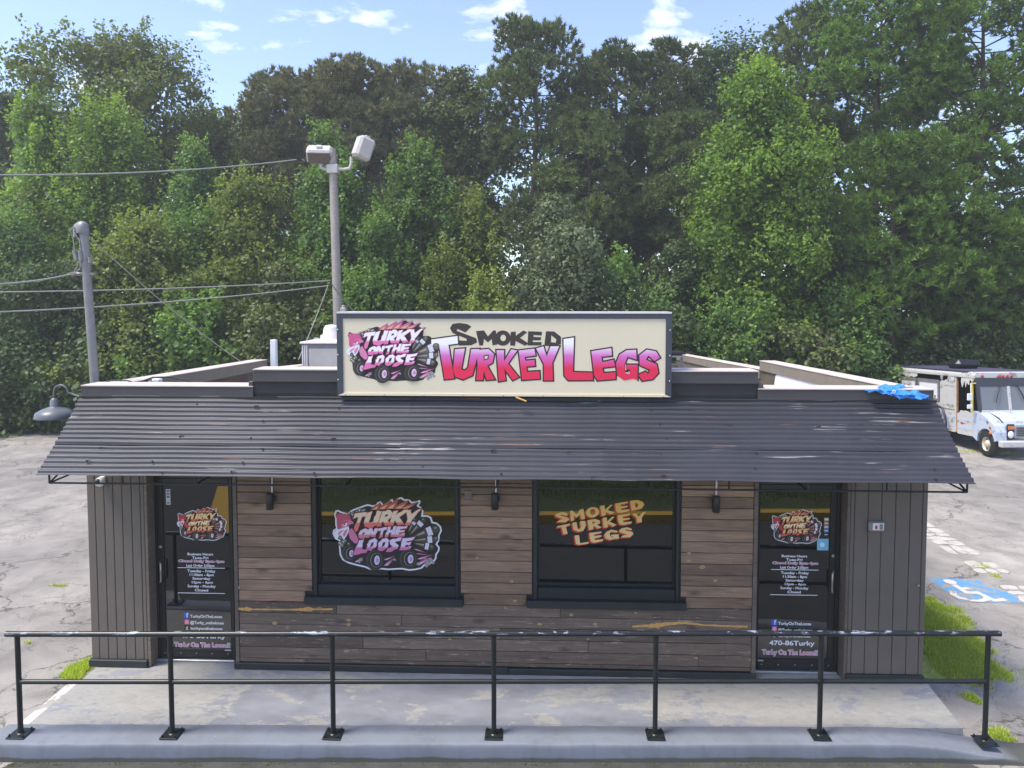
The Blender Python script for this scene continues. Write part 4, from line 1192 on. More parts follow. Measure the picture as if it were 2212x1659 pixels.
# ================================================================== ROOF SIGN
def roof_sign():
    SY = -.10
    a, b = onY(729, 856, SY), onY(1450, 856, SY)
    x0, x1, z0 = a.x, b.x, (a.z + b.z) / 2
    z1 = (onY(729, 677, SY).z + onY(1450, 674, SY).z) / 2
    root = empty('roof_sign', ((x0 + x1) / 2, SY, z0), 'long cream box sign with pink lettering standing above the awning', 'sign')
    fw = .075
    T = .34
    # casing, pale on top
    MB().box(x0 + .01, x1 - .01, SY + .03, SY + T, z0, z1 - .01).build('casing', M['sign_frame'], root)
    MB().box(x0 + .004, x1 - .004, SY - .004, SY + T + .01, z1 - .010, z1 + .010).build('casing_top', M['sign_top'], root)
    def mitre(pts, mat):
        MB().prism(pts, (0, .05, 0)).build('frame_bar', mat, root)
    mitre([(x0, SY, z0), (x0 + fw, SY, z0 + fw * .4), (x0 + fw, SY, z1 - fw), (x0, SY, z1 - .012)], M['sign_frame'])
    mitre([(x1, SY, z0), (x1, SY, z1 - .012), (x1 - fw, SY, z1 - fw), (x1 - fw, SY, z0 + fw * .4)], M['sign_frame'])
    mitre([(x0 + .003, SY, z1 - .012), (x0 + fw + .003, SY, z1 - fw), (x1 - fw - .003, SY, z1 - fw), (x1 - .003, SY, z1 - .012)], M['sign_frame'])
    mitre([(x0 + .003, SY, z0), (x1 - .003, SY, z0), (x1 - fw - .003, SY, z0 + fw * .4), (x0 + fw + .003, SY, z0 + fw * .4)], M['sign_face'])
    MB().box(x0 + fw, x1 - fw, SY + .012, SY + .028, z0 + fw * .4, z1 - fw).build('face_panel', M['sign_face'], root)
    for k in range(9):
        xx = x0 + .1 + (x1 - x0 - .2) * k / 8
        MB().lathe([(.009, 0), (.006, -.004), (0, -.005)], (xx, SY, z0 + .016), 'Y', 8).build('rivet', M['alu'], root)
    for xx in (x0 + .012, x1 - .022):
        for k in range(3):
            MB().lathe([(.009, 0), (.006, -.004), (0, -.005)], (xx, SY, z0 + .2 + k * .32), 'Y', 8).build('rivet', M['alu'], root)
    FY = SY + .012
    reg = (980, 900, 2050, 1220); zw = 2212
    p = onY(*zoom_to_disp(0, 0, reg, zw), FY); q = onY(*zoom_to_disp(zw, 0, reg, zw), FY)
    k = (q.x - p.x) / zw
    ptop = z1 - .0 + (onY(*zoom_to_disp(1100, 0, reg, zw), FY).z - onY(1090, 675.5, FY).z)
    # turkey cart logo, no white border
    lg = 610.0 / 1735
    logo((p.x + (112 - 190 * lg) * k, FY, ptop - (118 - 150 * lg * 1.06) * k), k * lg, 'sign', root, False, 'sign_logo', 'pink and black print of a cartoon turkey on wheels')
    P = Print((p.x, FY, ptop), k, (0, 220, zw, 500))
    fill = m_band('white_pink_red_fade', lin(246, 242, 248), lin(226, 34, 78), .18, .72, 0, lin(214, 108, 190))
    brown, key = ink(58, 47, 44), ink(38, 26, 36)
    smoked = [[[(905,165),(870,200),(820,178),(812,192),(935,238),(942,262),(905,280),(830,282),(824,252),(880,256),(878,240),(790,203),(775,175),(790,150),(830,144),(880,150)]],
              [[(938,195),(985,190),(1010,228),(1045,190),(1058,190),(1068,275),(1040,280),(1035,238),(1010,262),(985,238),(978,280),(958,282)]],
              [ell(1103,236,48,46),ell(1105,235,19,22)],
              [[(1153,200),(1182,197),(1182,225),(1230,190),(1252,200),(1207,235),(1262,270),(1240,282),(1182,252),(1177,283),(1150,280)]],
              [[(1262,195),(1345,198),(1342,218),(1292,215),(1292,230),(1340,232),(1336,248),(1288,248),(1288,262),(1342,262),(1340,280),(1258,280)]],
              [[(1372,195),(1420,196),(1462,228),(1462,272),(1405,285),(1362,282)],[(1402,215),(1437,243),(1432,266),(1400,262)]]]
    for g in smoked: P.shape(g[0], brown, 1, holes=g[1:], offset=1.5)
    big = [[[(655,245),(822,222),(825,272),(765,280),(800,490),(738,497),(705,290),(655,295)]],
           [[(803,305),(868,300),(845,430),(865,440),(885,420),(905,305),(958,303),(915,470),(855,497),(805,480),(790,440)]],
           [[(935,310),(1015,303),(1050,335),(1040,390),(1008,410),(1055,495),(1000,500),(985,445),(980,500),(935,500),(945,400)],[(985,345),(1014,340),(1012,368),(985,374)]],
           [[(1062,310),(1112,310),(1112,375),(1155,305),(1195,312),(1137,395),(1205,480),(1165,500),(1114,432),(1122,500),(1077,508)]],
           [[(1200,312),(1300,300),(1308,345),(1240,355),(1245,375),(1302,370),(1305,410),(1250,415),(1255,445),(1332,440),(1335,490),(1222,498)]],
           [[(1308,300),(1356,285),(1376,345),(1398,285),(1455,285),(1412,390),(1416,500),(1357,500),(1357,400)]],
           [[(1478,240),(1545,230),(1540,445),(1660,448),(1664,497),(1510,499),(1484,470)]],
           [[(1650,315),(1775,295),(1780,345),(1715,352),(1720,382),(1790,367),(1800,410),(1722,420),(1728,450),(1803,445),(1803,490),(1690,499),(1668,465)]],
           [[(1868,308),(1928,305),(1932,370),(1875,352),(1858,395),(1862,450),(1885,456),(1890,432),(1868,428),(1868,398),(1938,398),(1938,497),(1910,488),(1855,499),(1812,470),(1802,390),(1825,335)]],
           [[(2075,355),(2040,378),(2002,345),(1990,368),(2055,395),(2066,450),(2030,490),(1965,500),(1940,462),(1985,440),(2002,455),(2012,432),(1948,402),(1945,340),(1992,304),(2050,315)]]]
    for g in big:
        P.shape(g[0], key, 2, offset=7, holes=[])
        P.shape(g[0], fill, 4, offset=-1.5, holes=g[1:])
        for h in g[1:]: P.shape(h, key, 3, offset=3); P.shape(h, M['sign_face'], 5, offset=-5)
    P.build('sign_lettering', root, 'white to red fading block lettering under a dark brown line')
roof_sign()

# ================================================================== RAILING
def railing():
    zk = SLAB + .015
    bases = [(45, 1586), (372, 1571), (720, 1571), (1067, 1567), (1415, 1571), (1770, 1576), (2127, 1598)]
    pts = [onZ(x, y, zk) for x, y in bases]
    ymid = [kline(kb, q.x) * .5 + kline(kf, q.x) * .5 for q in pts]
    P = [onY(x, y, ym) for (x, y), ym in zip(bases, ymid)]
    ztop = sum(onY(x, 1369, ym).z for x, ym in zip((720, 1067, 1415), ymid[2:5])) / 3
    zm = sum(onY(x, 1472, ym).z for x, ym in zip((720, 1067, 1415), ymid[2:5])) / 3
    root = empty('pipe_railing', (P[3].x, P[3].y, SLAB), 'black pipe railing with flaked top rail along the kerb', 'railing')
    ex0, ex1 = onY(13, 1369, ymid[0]), onY(2161, 1369, ymid[6])
    za = [onY(45, 1370, ymid[0]).z, ztop, onY(2126, 1368, ymid[6]).z]
    zt = lambda x: (za[0] + (za[1] - za[0]) * (x - P[0].x) / (P[3].x - P[0].x)) if x < P[3].x else (za[1] + (za[2] - za[1]) * (x - P[3].x) / (P[6].x - P[3].x))
    run = [(ex0.x, ymid[0], zt(ex0.x))] + [(p.x, ym, zt(p.x)) for p, ym in zip(P, ymid)] + [(ex1.x, ymid[6], zt(ex1.x))]
    MB().tube(run, .031, 14).build('top_rail', M['rail_top'], root)
    for i in range(6):
        a, b = P[i], P[i + 1]
        MB().tube([(a.x + .02, ymid[i], zt(a.x) - ztop + zm), (b.x - .02, ymid[i + 1], zt(b.x) - ztop + zm)], .027, 12).build('mid_rail', M['rail'], root)
    for i, (p, ym) in enumerate(zip(P, ymid)):
        zb = {6: SLAB - .055}.get(i, zk - .008)
        post = MB().tube([(p.x, ym, zb), (p.x, ym, zt(p.x) - .02)], .028, 12).build('post', M['rail'], root)
        s = .105; sk = (p.x - .6) * -.0
        pl = MB(); pl.bbox(p.x - s * .95, p.x + s * .95, ym - s, ym + s * .9, zb + .012, zb + .026, .003)
        pl.tube([(p.x, ym, zb + .024), (p.x, ym, zb + .034)], [.045, .032], 12)
        plate = pl.build('base_plate', M['rail'], post)
        for dx_ in (-.075, .075):
            for dy_ in (-.075, .07):
                MB().lathe([(.011, 0), (.011, .018), (.006, .026), (0, .026)], (p.x + dx_, ym + dy_, zb + .026), 'Z', 6, smooth=False).build('bolt', M['black'], post)
railing()

# ================================================================== FIXTURES ON THE BUILDING
def wall_light(px, py, label):
    c = onY(px, py, -.075)
    root = empty('wall_light', (c.x, 0, c.z), label, 'wall light', 'black cylinder lights on the plank wall')
    MB().lathe([(0, -.105), (.042, -.105), (.046, -.10), (.046, .10), (.042, .105), (0, .105)], c, 'Z', 18).build('lamp_body', M['black'], root)
    MB().lathe([(.036, -.1065), (.036, -.09), (0, -.088)], c, 'Z', 14).build('lens', M['white'], root)
    MB().lathe([(.05, 0), (.05, -.014), (.02, -.02), (.02, -.045)], (c.x + .012, -.006, c.z + .02), 'Y', 14).build('back_plate', M['black'], root)
    MB().tube([(c.x + .012, -.028, c.z + .05), (c.x + .012, -.028, c.z + .42)], .011, 8).build('conduit', M['white'], root)
wall_light(583, 1083, 'black cylinder wall light between the left door and the logo window')
wall_light(1069, 1083, 'black cylinder wall light on the planks between the two windows')
wall_light(1547, 1089, 'black cylinder wall light between the lettered window and right door')

def gooseneck():
    Y = .55
    a = onX(190, 868, XL); 
    c = onY(118, 893, Y)
    root = empty('gooseneck_lamp', (XL, Y, a.z), 'grey barn lamp on a curved arm at the left corner of the roof', 'lamp')
    R = .25
    MB().lathe([(.25, -.06), (.252, -.05), (.235, .01), (.17, .055), (.06, .095), (.055, .10), (.05, .19), (.035, .2), (.03, .215), (0, .215)], (c.x, Y, c.z), 'Z', 28).build('shade', M['lampgrey'], root)
    MB().lathe([(.247, -.06), (.23, .005), (.16, .048), (.05, .085), (0, .085)], (c.x, Y, c.z), 'Z', 28).build('shade_lining', M['white'], root)
    zt = onY(150, 832, Y).z; zw = onY(186, 866, Y).z
    pts = [(c.x, Y, c.z + .2), (c.x, Y, zt - .12)]
    x1 = c.x + .2
    for k in range(9):
        t = math.pi * k / 8
        pts.append((c.x + .1 - .1 * math.cos(t) , Y, zt - .1 + .1 * math.sin(t)))
    xw_ = XL + .01
    for k in range(1, 9):
        t = k / 8
        pts.append((x1 + (xw_ - x1) * t, Y, (zt - .1) + (zw - zt + .1) * (1 - (1 - t) ** 2.2)))
    MB().tube(pts, .014, 10).build('arm', M['lampgrey'], root)
    MB().lathe([(.05, 0), (.05, -.02), (.02, -.03)], (XL, Y, zw), 'X', 14).build('wall_flange', M['lampgrey'], root)
gooseneck()

def dome_camera():
    c = onY(216, 1041, -.09)
    root = empty('security_camera', (c.x, 0, c.z), 'small white dome security camera under the left end of the awning', 'camera')
    ball = lambda o, r: MB().lathe([(r * math.sin(t), -r * math.cos(t)) for t in [math.pi * k / 10 for k in range(11)]], o, 'Z', 18)
    ball(c, .062).build('housing', M['white'], root)
    ball((c.x - .004, c.y - .026, c.z + .008), .044).build('dome', M['bronze'], root)
    MB().bbox(c.x - .03, c.x + .03, -.05, -.012, c.z - .03, c.z + .06).build('bracket', M['white'], root)
dome_camera()

def alarm_box():
    c = onY(1892, 1136, -.03)
    root = empty('alarm_box', (c.x, 0, c.z), 'pale grey wall box with a red switch on the right end boards', 'alarm box')
    MB().bbox(c.x - .1, c.x + .1, -.075, -.013, c.z - .065, c.z + .065, .02).build('box', M['galv'], root)
    MB().bbox(c.x - .062, c.x + .075, -.084, -.076, c.z - .04, c.z + .05, .003).build('cover', M['white'], root)
    MB().bbox(c.x - .035, c.x - .008, -.094, -.085, c.z - .022, c.z + .024, .006).build('switch', M['red'], root)
    MB().bbox(c.x + .02, c.x + .06, -.09, -.085, c.z - .03, c.z + .04).build('flap', M['galv'], root)
alarm_box()
c = onY(1983, 1264, -.02)
tag(MB().lathe([(0, -.03), (.012, -.028), (.016, -.014), (.016, 0)], (c.x, -.012, c.z), 'Y', 10).build('hose_tap', M['steel']), 'tiny steel tap stub on the right end boards', 'tap')
c = onY(190, 1190, .18)
tag(MB().lathe([(0, -.09), (.05, -.085), (.06, -.03), (.06, .0)], (XL, .2, c.z), 'X', 16).build('side_lamp', M['white']), 'white round fitting on the left side wall', 'wall light')

def weatherhead():
    Y = .62
    b = onY(205, 832, Y); t = onY(181, 500, Y)
    d = t - b
    root = empty('service_mast', (b.x, Y, b.z), 'grey metal service mast with hooded top at the left roof corner', 'mast')
    base = b - d * .45
    MB().tube([base, t], .058, 16).build('pipe', M['galv'], root)
    hood = MB()
    n = 10
    tt = t + Vector((0, 0, .0))
    prof = [(.075, -.03), (.08, .0), (.08, .05), (.066, .10), (.035, .135), (0, .145)]
    vs = []
    for r, h in prof:
        for k in range(20):
            a = 2 * math.pi * k / 20
            st = 1 + (.75 if math.cos(a) < 0 else 0) * (1 - abs(math.sin(a)))
            vs.append((tt.x + r * math.cos(a) * st - .015, tt.y + r * math.sin(a), tt.z + h - (.05 if math.cos(a) < -.6 and h < .03 else 0)))
    fs = [(i * 20 + k, i * 20 + (k + 1) % 20, (i + 1) * 20 + (k + 1) % 20, (i + 1) * 20 + k) for i in range(len(prof) - 1) for k in range(20)]
    hood.add(vs, fs, 0, True); hood.build('hood', M['galv'], root)
    MB().lathe([(.066, 0), (.066, .03), (.06, .03)], (tt.x, tt.y, tt.z - .05), 'Z', 16).build('collar', M['galv'], root)
    cl = onY(190, 592, Y)
    MB().bbox(cl.x - .085, cl.x + .1, Y - .03, Y + .03, cl.z - .015, cl.z + .015).build('clamp', M['galv'], root)
    ins = onY(168, 592, Y)
    MB().lathe([(.018, -.05), (.03, -.04), (.02, -.02), (.03, 0), (.02, .02), (.03, .04), (.018, .05)], (ins.x, Y, ins.z), 'X', 12).build('insulator', M['galv'], root)
    for (x0, y0), (x1, y1) in (((160, 540), (166, 562)), ((173, 541), (175, 564)), ((194, 556), (195, 568))):
        MB().tube([onY(x0, y0, Y - .06), onY(x1, y1, Y - .06)], .028, 10).build('splice_cover', M['galv'], root)
    for pts in ([(163, 492), (152, 498), (158, 515), (161, 540)], [(166, 494), (160, 500), (172, 520), (174, 541)],
                [(167, 562), (168, 575), (160, 588), (146, 592)], [(175, 564), (173, 580), (160, 592), (146, 594)], [(160, 490), (150, 496)]):
        MB().tube([onY(x, y, Y - .06) for x, y in pts], .008, 6).build('lead_wire', M['cable_pale'], root)
weatherhead()

def sagging(p, q, sag, n=14):
    return [p.lerp(q, k / n) - Vector((0, 0, sag * 4 * (k / n) * (1 - k / n))) for k in range(n + 1)]
PD = 26.0
def cable(name, p, q, sag, r, mat, label):
    tag(MB().tube(sagging(p, q, sag), r, 6).build(name, mat), label, 'cable')
pt = lambda x, y, D: atD(x, y, D)
cable('overhead_cable', pt(640, 345, PD), pt(-300, 372, PD - 9), .25, .022, M['cable_pale'], 'single overhead cable running left from the floodlight pole top')
cable('overhead_cable', pt(714, 606, PD), pt(-300, 632, PD - 8), .12, .018, M['cable_pale'], 'upper of two overhead cables leaving the middle of the floodlight pole')
cable('overhead_cable', pt(710, 617, PD), pt(-300, 684, PD - 8), .18, .02, M['cable_pale'], 'lower overhead cable leaving the middle of the floodlight pole')
cable('service_cable', pt(150, 593, 9.9), pt(-120, 612, 8.5), .06, .012, M['cable_pale'], 'twisted service cable running left from the service mast')
cable('roof_cable', pt(196, 515, 9.9), pt(522, 782, 14.2), .08, .008, M['cable_pale'], 'thin cable slanting from the service mast down to the left parapet')
cable('roof_cable', pt(709, 615, PD), pt(645, 777, 17), .05, .012, M['cable_pale'], 'pale cable dropping from the floodlight pole to the roof unit')
cable('roof_cable', pt(716, 612, PD - .2), pt(768, 676, 13), .04, .014, M['cable'], 'dark cable dropping from the floodlight pole behind the sign')
# loose coil of cable over the left parapet
crv = [onY(x, y, .5) for x, y in ((196, 838), (215, 828), (240, 822), (275, 822), (300, 830), (318, 836))]
tag(MB().tube(crv, .011, 6).build('roof_cable', M['cable']), 'loose black cable arching over the left parapet corner', 'cable')
crv = [onY(x, y, .7) for x, y in ((300, 826), (330, 815), (370, 814), (405, 822), (440, 834), (470, 842))]
tag(MB().tube(crv, .010, 6).build('roof_cable', M['cable']), 'loose black cable looped over the left side coping', 'cable')
c = onY(337, 824, .62)
rb = empty('roof_camera', (c.x, .62, c.z - .06), 'small white box camera on the left parapet', 'camera')
MB().bbox(c.x - .03, c.x + .075, .56, .66, c.z - .065, c.z + .04, .01).build('housing', M['white'], rb)
MB().lathe([(.03, 0), (.03, -.03), (.02, -.05), (0, -.05)], (c.x - .04, .57, c.z - .01), 'Y', 12).build('lens_tube', M['galv'], rb)

def flood_pole():
    b = atD(731, 720, PD); t = atD(718, 322, PD)
    d = (t - b); foot = b - d * ((b.z) / d.z)
    root = empty('floodlight_pole', (foot.x, foot.y, 0), 'weathered wooden pole with two floodlights behind the building', 'light pole')
    MB().tube([foot, foot.lerp(t, .5), t], [.19, .165, .14], 14).build('pole', M['polewood'], root)
    br = atD(720, 366, PD)
    MB().bbox(br.x - .2, br.x + .2, br.y - .19, br.y + .19, br.z - .16, br.z + .16, .02).build('bracket', M['floodgrey'], root)
    for sgn, e, mid in ((-1, (693, 352), (700, 366)), (1, (759, 345), (752, 366))):
        p1 = atD(*mid, PD); p2 = atD(*e, PD)
        MB().tube([br + Vector((sgn * .15, -.1, 0)), p1.lerp(br, .3), p1 + Vector((sgn * .05, 0, .03)), p2 + Vector((0, 0, -.12)), p2 + Vector((0, 0, .1))], .06, 10).build('arm', M['floodgrey'], root)
    # left head faces away from the road, right head is tipped
    def head(cx, cy, w, h, dep, rot):
        c = atD(cx, cy, PD)
        Mx = Matrix.Translation(c) @ rot
        mb = MB(); mb.bbox(-w / 2, w / 2, -dep / 2, dep / 2, -h / 2, h / 2, .09)
        mb.v = [tuple(Mx @ Vector(v)) for v in mb.v]
        hd = mb.build('floodlight_head', M['floodgrey'], root)
        ml = MB(); ml.bbox(-w / 2 + .06, w / 2 - .06, -dep / 2 - .03, -dep / 2 + .02, -h / 2 + .06, h / 2 - .06, .02)
        ml.v = [tuple(Mx @ Vector(v)) for v in ml.v]; ml.build('lens', M['floodglass'], hd)
        mk = MB(); mk.bbox(-.1, .1, -.08, .08, h / 2 - .02, h / 2 + .08, .02)
        mk.v = [tuple(Mx @ Vector(v)) for v in mk.v]; mk.build('hinge', M['floodgrey'], hd)
    head(691, 334, .92, .55, .55, Matrix.Rotation(rad(10), 4, 'Z') @ Matrix.Rotation(rad(38), 4, 'X'))
    head(785, 321, .62, .82, .5, Matrix.Rotation(rad(24), 4, 'Y') @ Matrix.Rotation(rad(-140), 4, 'Z') @ Matrix.Rotation(rad(10), 4, 'X'))
flood_pole()

# ================================================================== ROOF THINGS
def roof_unit():
    D = 15.5
    a, b = atD(652, 795, D), atD(716, 743, D)
    root = empty('roof_unit', ((a.x + b.x) / 2, a.y, 2.68), 'grey metal air unit beside the left end of the roof sign', 'air conditioner')
    x0, x1, y0 = a.x, b.x + .5, a.y
    z1 = b.z
    MB().bbox(x0, x1, y0, y0 + 1.1, 2.69, z1, .02).build('cabinet', M['galv'], root)
    MB().bbox(x0 + .16, x1 - .1, y0 - .012, y0 - .001, 2.9, z1 - .1, .004).build('front_panel', M['floodgrey'], root)
    for k in range(3):
        MB().bbox(x0 + .012 + k * .045, x0 + .045 + k * .045, y0 - .02, y0 - .001, 2.72, z1 - .02, .006).build('corner_fin', M['sign_top'], root)
    MB().bbox(x0 - .03, x1 + .03, y0 - .04, y0 + 1.15, z1 + .001, z1 + .05, .01).build('lid', M['sign_top'], root)
roof_unit()
D = 17.5
c = atD(716, 742, D)
vent = empty('roof_vent', (c.x, c.y, 2.68), 'round white exhaust vent behind the left end of the roof sign', 'roof vent')
MB().lathe([(.16, 2.69), (.16, c.z - .05)], (c.x, c.y, 0), 'Z', 18).build('stack', M['floodgrey'], vent)
MB().lathe([(.26, -.08), (.3, -.06), (.3, .1), (.26, .13), (.26, .2), (.2, .23), (.18, .38), (.13, .45), (0, .47)], c, 'Z', 22).build('cowl', M['sign_top'], vent)
MB().bbox(c.x - .42, c.x - .3, c.y - .08, c.y + .08, c.z - .02, c.z + .14, .01).build('motor_box', M['galv'], vent)
a, b = onX(572, 790, XL + .62), onX(583, 735, XL + .62)
wp = empty('vent_pipe', (b.x, b.y + .2, 2.68), 'square white plastic vent post inside the left parapet', 'vent pipe')
MB().bbox(b.x - .055, b.x + .055, b.y + .15, b.y + .26, 2.69, b.z, .006).build('post', M['white'], wp)
MB().bbox(b.x - .075, b.x + .075, b.y + .13, b.y + .28, 2.69, 2.74, .006).build('flange', M['white'], wp)
D = 13.0
a, b = atD(1450, 763, D), atD(1480, 763, D)
dk = empty('roof_duct', (a.x, a.y, 2.68), 'dark and silver rails on the roof beside the right end of the sign', 'roof rail')
MB().box(a.x - .3, b.x, a.y - .05, a.y + .5, a.z - .02, a.z + .015).build('upper_rail', M['black'], dk)
MB().box(a.x - .3, b.x - .02, a.y - .06, a.y + .48, a.z - .07, a.z - .04).build('lower_rail', M['galv'], dk)
for x in (a.x - .25, b.x - .06):
    MB().box(x, x + .04, a.y + .1, a.y + .14, 2.69, a.z - .072).build('leg', M['galv'], dk)
c = onY(740, 668, .05)
cb = empty('sign_connector', (c.x, .1, c.z - .03), 'small grey conduit fitting on top of the sign casing', 'conduit fitting')
MB().bbox(c.x - .035, c.x + .035, .05, .12, c.z - .045, c.z + .02, .008).build('fitting', M['galv'], cb)
MB().lathe([(.02, 0), (.02, .03), (0, .035)], (c.x, .085, c.z + .02), 'Z', 10).build('cap', M['galv'], cb)
# scrap of timber under the sign
a, b = onY(1114, 858, -.16), onY(1137, 867, -.2)
tag(MB().tube([a, b], .012, 6).build('wood_scrap', M['bare']), 'short stick of pale wood lying under the sign', 'stick')

# blue tarp draped over the right front corner of the parapet
def tarp():
    rr = random.Random(8)
    root = empty('blue_tarp', (XR, 0, ZTOP), 'crumpled blue tarp hanging over the right corner of the parapet', 'tarp')
    nx, ny = 34, 16
    top = [(1860, 842), (1890, 838), (1912, 829), (1940, 833), (1970, 838), (2002, 851)]
    bot = [(1880, 846), (1902, 850), (1922, 856), (1942, 861), (1972, 862), (2001, 862)]
    def samp(l, t):
        f = t * (len(l) - 1); i = min(int(f), len(l) - 2); g = f - i
        return (l[i][0] + (l[i + 1][0] - l[i][0]) * g, l[i][1] + (l[i + 1][1] - l[i][1]) * g)
    ph = [rr.uniform(0, 6) for _ in range(6)]
    vs, fs = [], []
    for j in range(ny + 1):
        v = j / ny
        for i in range(nx + 1):
            u = i / nx
            (xa, ya), (xb, yb) = samp(top, u), samp(bot, u)
            px, py = xa + (xb - xa) * v, ya + (yb - ya) * v
            Y = .18 - .30 * min(1, v * 1.6)
            w = .020 * math.sin(u * 21 + v * 5 + ph[0]) + .012 * math.sin(u * 37 - v * 9 + ph[1]) + .010 * math.sin(u * 9 + v * 17 + ph[2]) + rr.uniform(-.003, .003)
            p = onY(px, py, Y)
            edge_ = rr.uniform(-.012, .012) if j in (0, ny) or i in (0, nx) else 0
            vs.append((p.x + edge_, p.y - abs(w) * 1.2 - .035, p.z + w * .5 + .01 + edge_))
    W = nx + 1
    for j in range(ny):
        for i in range(nx): fs.append((j * W + i, (j + 1) * W + i, (j + 1) * W + i + 1, j * W + i + 1))
    o = MB().add(vs, fs, 0, False).build('tarp_sheet', M['tarp'], root)
    sm = o.modifiers.new('thickness', 'SOLIDIFY'); sm.thickness = .004
    c = onY(1930, 846, -.17)
    MB().lathe([(.012, 0), (.02, -.004), (.022, 0)], (c.x, -.185, c.z), 'Y', 12).build('eyelet', M['white'], root)
tarp()

# ================================================================== FOOD TRUCK
def food_truck():
    f0 = atD(2110, 812, 23.3)
    PHI = rad(5)
    W2 = 1.1
    # origin: ground under the middle of the windscreen line
    hx = Vector((math.cos(PHI), math.sin(PHI), 0)); fwd = Vector((math.sin(PHI), -math.cos(PHI), 0))
    O = Vector((f0.x, f0.y, 0)) + hx * W2
    T = Matrix.Translation(O) @ Matrix.Rotation(PHI, 4, 'Z') @ Matrix.Translation((0, -.5, 0)) @ Matrix.Rotation(rad(-2.7), 4, 'X') @ Matrix.Translation((0, .5, 0)) @ Matrix.Diagonal((1, 1, 1.14, 1))
    root = empty('food_truck', O, 'battered white step van food truck parked at the right edge of the lot', 'food truck')
    def put(mb, name, mat, parent=None, label=None):
        mb.v = [tuple(T @ Vector(v)) for v in mb.v]
        return mb.build(name, mat, parent or root, label)
    white = m_paint_chipped('peeling_white_truck_paint', lin(192, 190, 187), lin(142, 139, 136), .57, .5, (2, 2, 3))
    bluew = m_paint_chipped('pale_blue_truck_paint', lin(184, 194, 212), lin(164, 158, 150), .58, .4, (2, 2, 3))
    dark = plain('dark_cab_interior', lin(26, 25, 26), .8)
    rubber = plain('tyre_rubber', lin(30, 30, 30), .85)
    visor = plain('charcoal_screen_surround', lin(52, 54, 60), .5)
    amber = plain('amber_lens', lin(206, 120, 60), .3); redl = plain('red_lens', lin(170, 60, 56), .3)
    rust = plain('rusty_orange_edge', lin(150, 112, 76), .8, var=.35)
    screen = m_glass('truck_glass', (.16, .165, .17, 1), 1.6, .08)
    yel = plain('yellow_foam', lin(214, 190, 60), .8)
    zt = 2.36
    L = 5.1
    zb = .52
    # side towards the camera lies at x=-W2 ; front faces -y
    # body shell: rear, far side, floor, roof with rounded edges
    put(MB().box(W2 - .05, W2, 0, L, zb, zt - .12), 'body_panel', white)
    put(MB().box(-W2, W2, L - .05, L, zb, zt - .12), 'body_panel', white)
    put(MB().box(-W2 + .06, W2 - .06, .1, L - .06, zb, zb + .06), 'floor_pan', dark)
    put(MB().box(-W2 + .5, -W2 + .55, .9, L - .1, zb + .1, zt - .13), 'inner_lining', dark)
    r = MB(); n = 8
    prof = []
    for k in range(n + 1):
        t = math.pi / 2 * k / n
        prof.append((-W2 - .03 + .12 * (1 - math.cos(t)) , zt - .12 + .12 * math.sin(t)))
    prof = [(-W2 - .03, zt - .17)] + prof
    prof = prof + [(-x, z) for x, z in prof[::-1]]
    m_ = len(prof)
    ys = [-.02, .0, L, L + .02]
    vs = [(x * (1 if 0 < i < 3 else .985), y, z if 0 < i < 3 else z - .02) for i, y in enumerate(ys) for x, z in prof]
    fs = [(i * m_ + k, i * m_ + k + 1, (i + 1) * m_ + k + 1, (i + 1) * m_ + k) for i in range(3) for k in range(m_ - 1)]
    fs += [tuple(range(m_)), tuple(range(3 * m_, 4 * m_))[::-1]]
    r.add(vs, fs, 0, False); put(r, 'roof', white)
    put(MB().box(-W2 - .02, W2 + .02, .3, L, zt + .002, zt + .02), 'roof_top', plain('dark_roof_membrane', lin(70, 66, 90), .7))
    # near side panels: rear corner post, lower wall, panel between window and cab door
    put(MB().box(-W2, -W2 + .05, .95, L - .05, zb, 1.28), 'side_panel', white)
    put(MB().box(-W2 - .004, -W2 + .05, .95, 1.72, 1.285, 2.0), 'side_panel', white)
    put(MB().box(-W2 - .002, -W2 + .05, 1.72, L - .05, 1.285, 1.37), 'side_panel', white)
    put(MB().box(-W2, -W2 + .05, L - .16, L - .002, 1.375, 2.2), 'side_panel', white)
    put(MB().box(-W2 - .006, -W2 + .04, .82, .87, zb + .02, zt - .17), 'door_post', rust); put(MB().box(-W2 - .004, -W2 + .04, .872, .95, zb + .02, zt - .17), 'door_jamb', white)
    for zz in (.68, .9):
        put(MB().box(-W2 - .006, -W2 - .001, .96, L - .06, zz, zz + .11), 'blue_stripe', bluew)
    put(MB().box(-W2 - .02, -W2 - .006, .96, L - .06, 1.20, 1.225), 'rub_strip', white)
    # serving windows with aluminium frames
    for y0, y1 in ((1.75, 2.95), (3.05, 4.02)):
        fr = MB()
        z0, z1 = 1.38, 2.03
        fr.box(-W2 - .04, -W2 + .02, y0, y0 + .07, z0, z1); fr.box(-W2 - .04, -W2 + .02, y1 - .07, y1, z0, z1)
        fr.box(-W2 - .04, -W2 + .02, y0 + .07, y1 - .07, z0, z0 + .07); fr.box(-W2 - .04, -W2 + .02, y0 + .07, y1 - .07, z1 - .08, z1)
        fo = put(fr, 'serving_window', M['galv'])
        put(MB().box(-W2 - .015, -W2 + .01, y0 + .07, y1 - .07, z0 + .07, z1 - .08), 'hatch_panel', M['white'], fo)
        put(MB().box(-W2 - .03, -W2 - .016, y0 + .2, y0 + .25, z0 + .08, z0 + .17), 'latch', M['black'], fo)
    # torn skin hanging under the roof edge (dark gap behind comes from the empty shell)
    rr = random.Random(2)
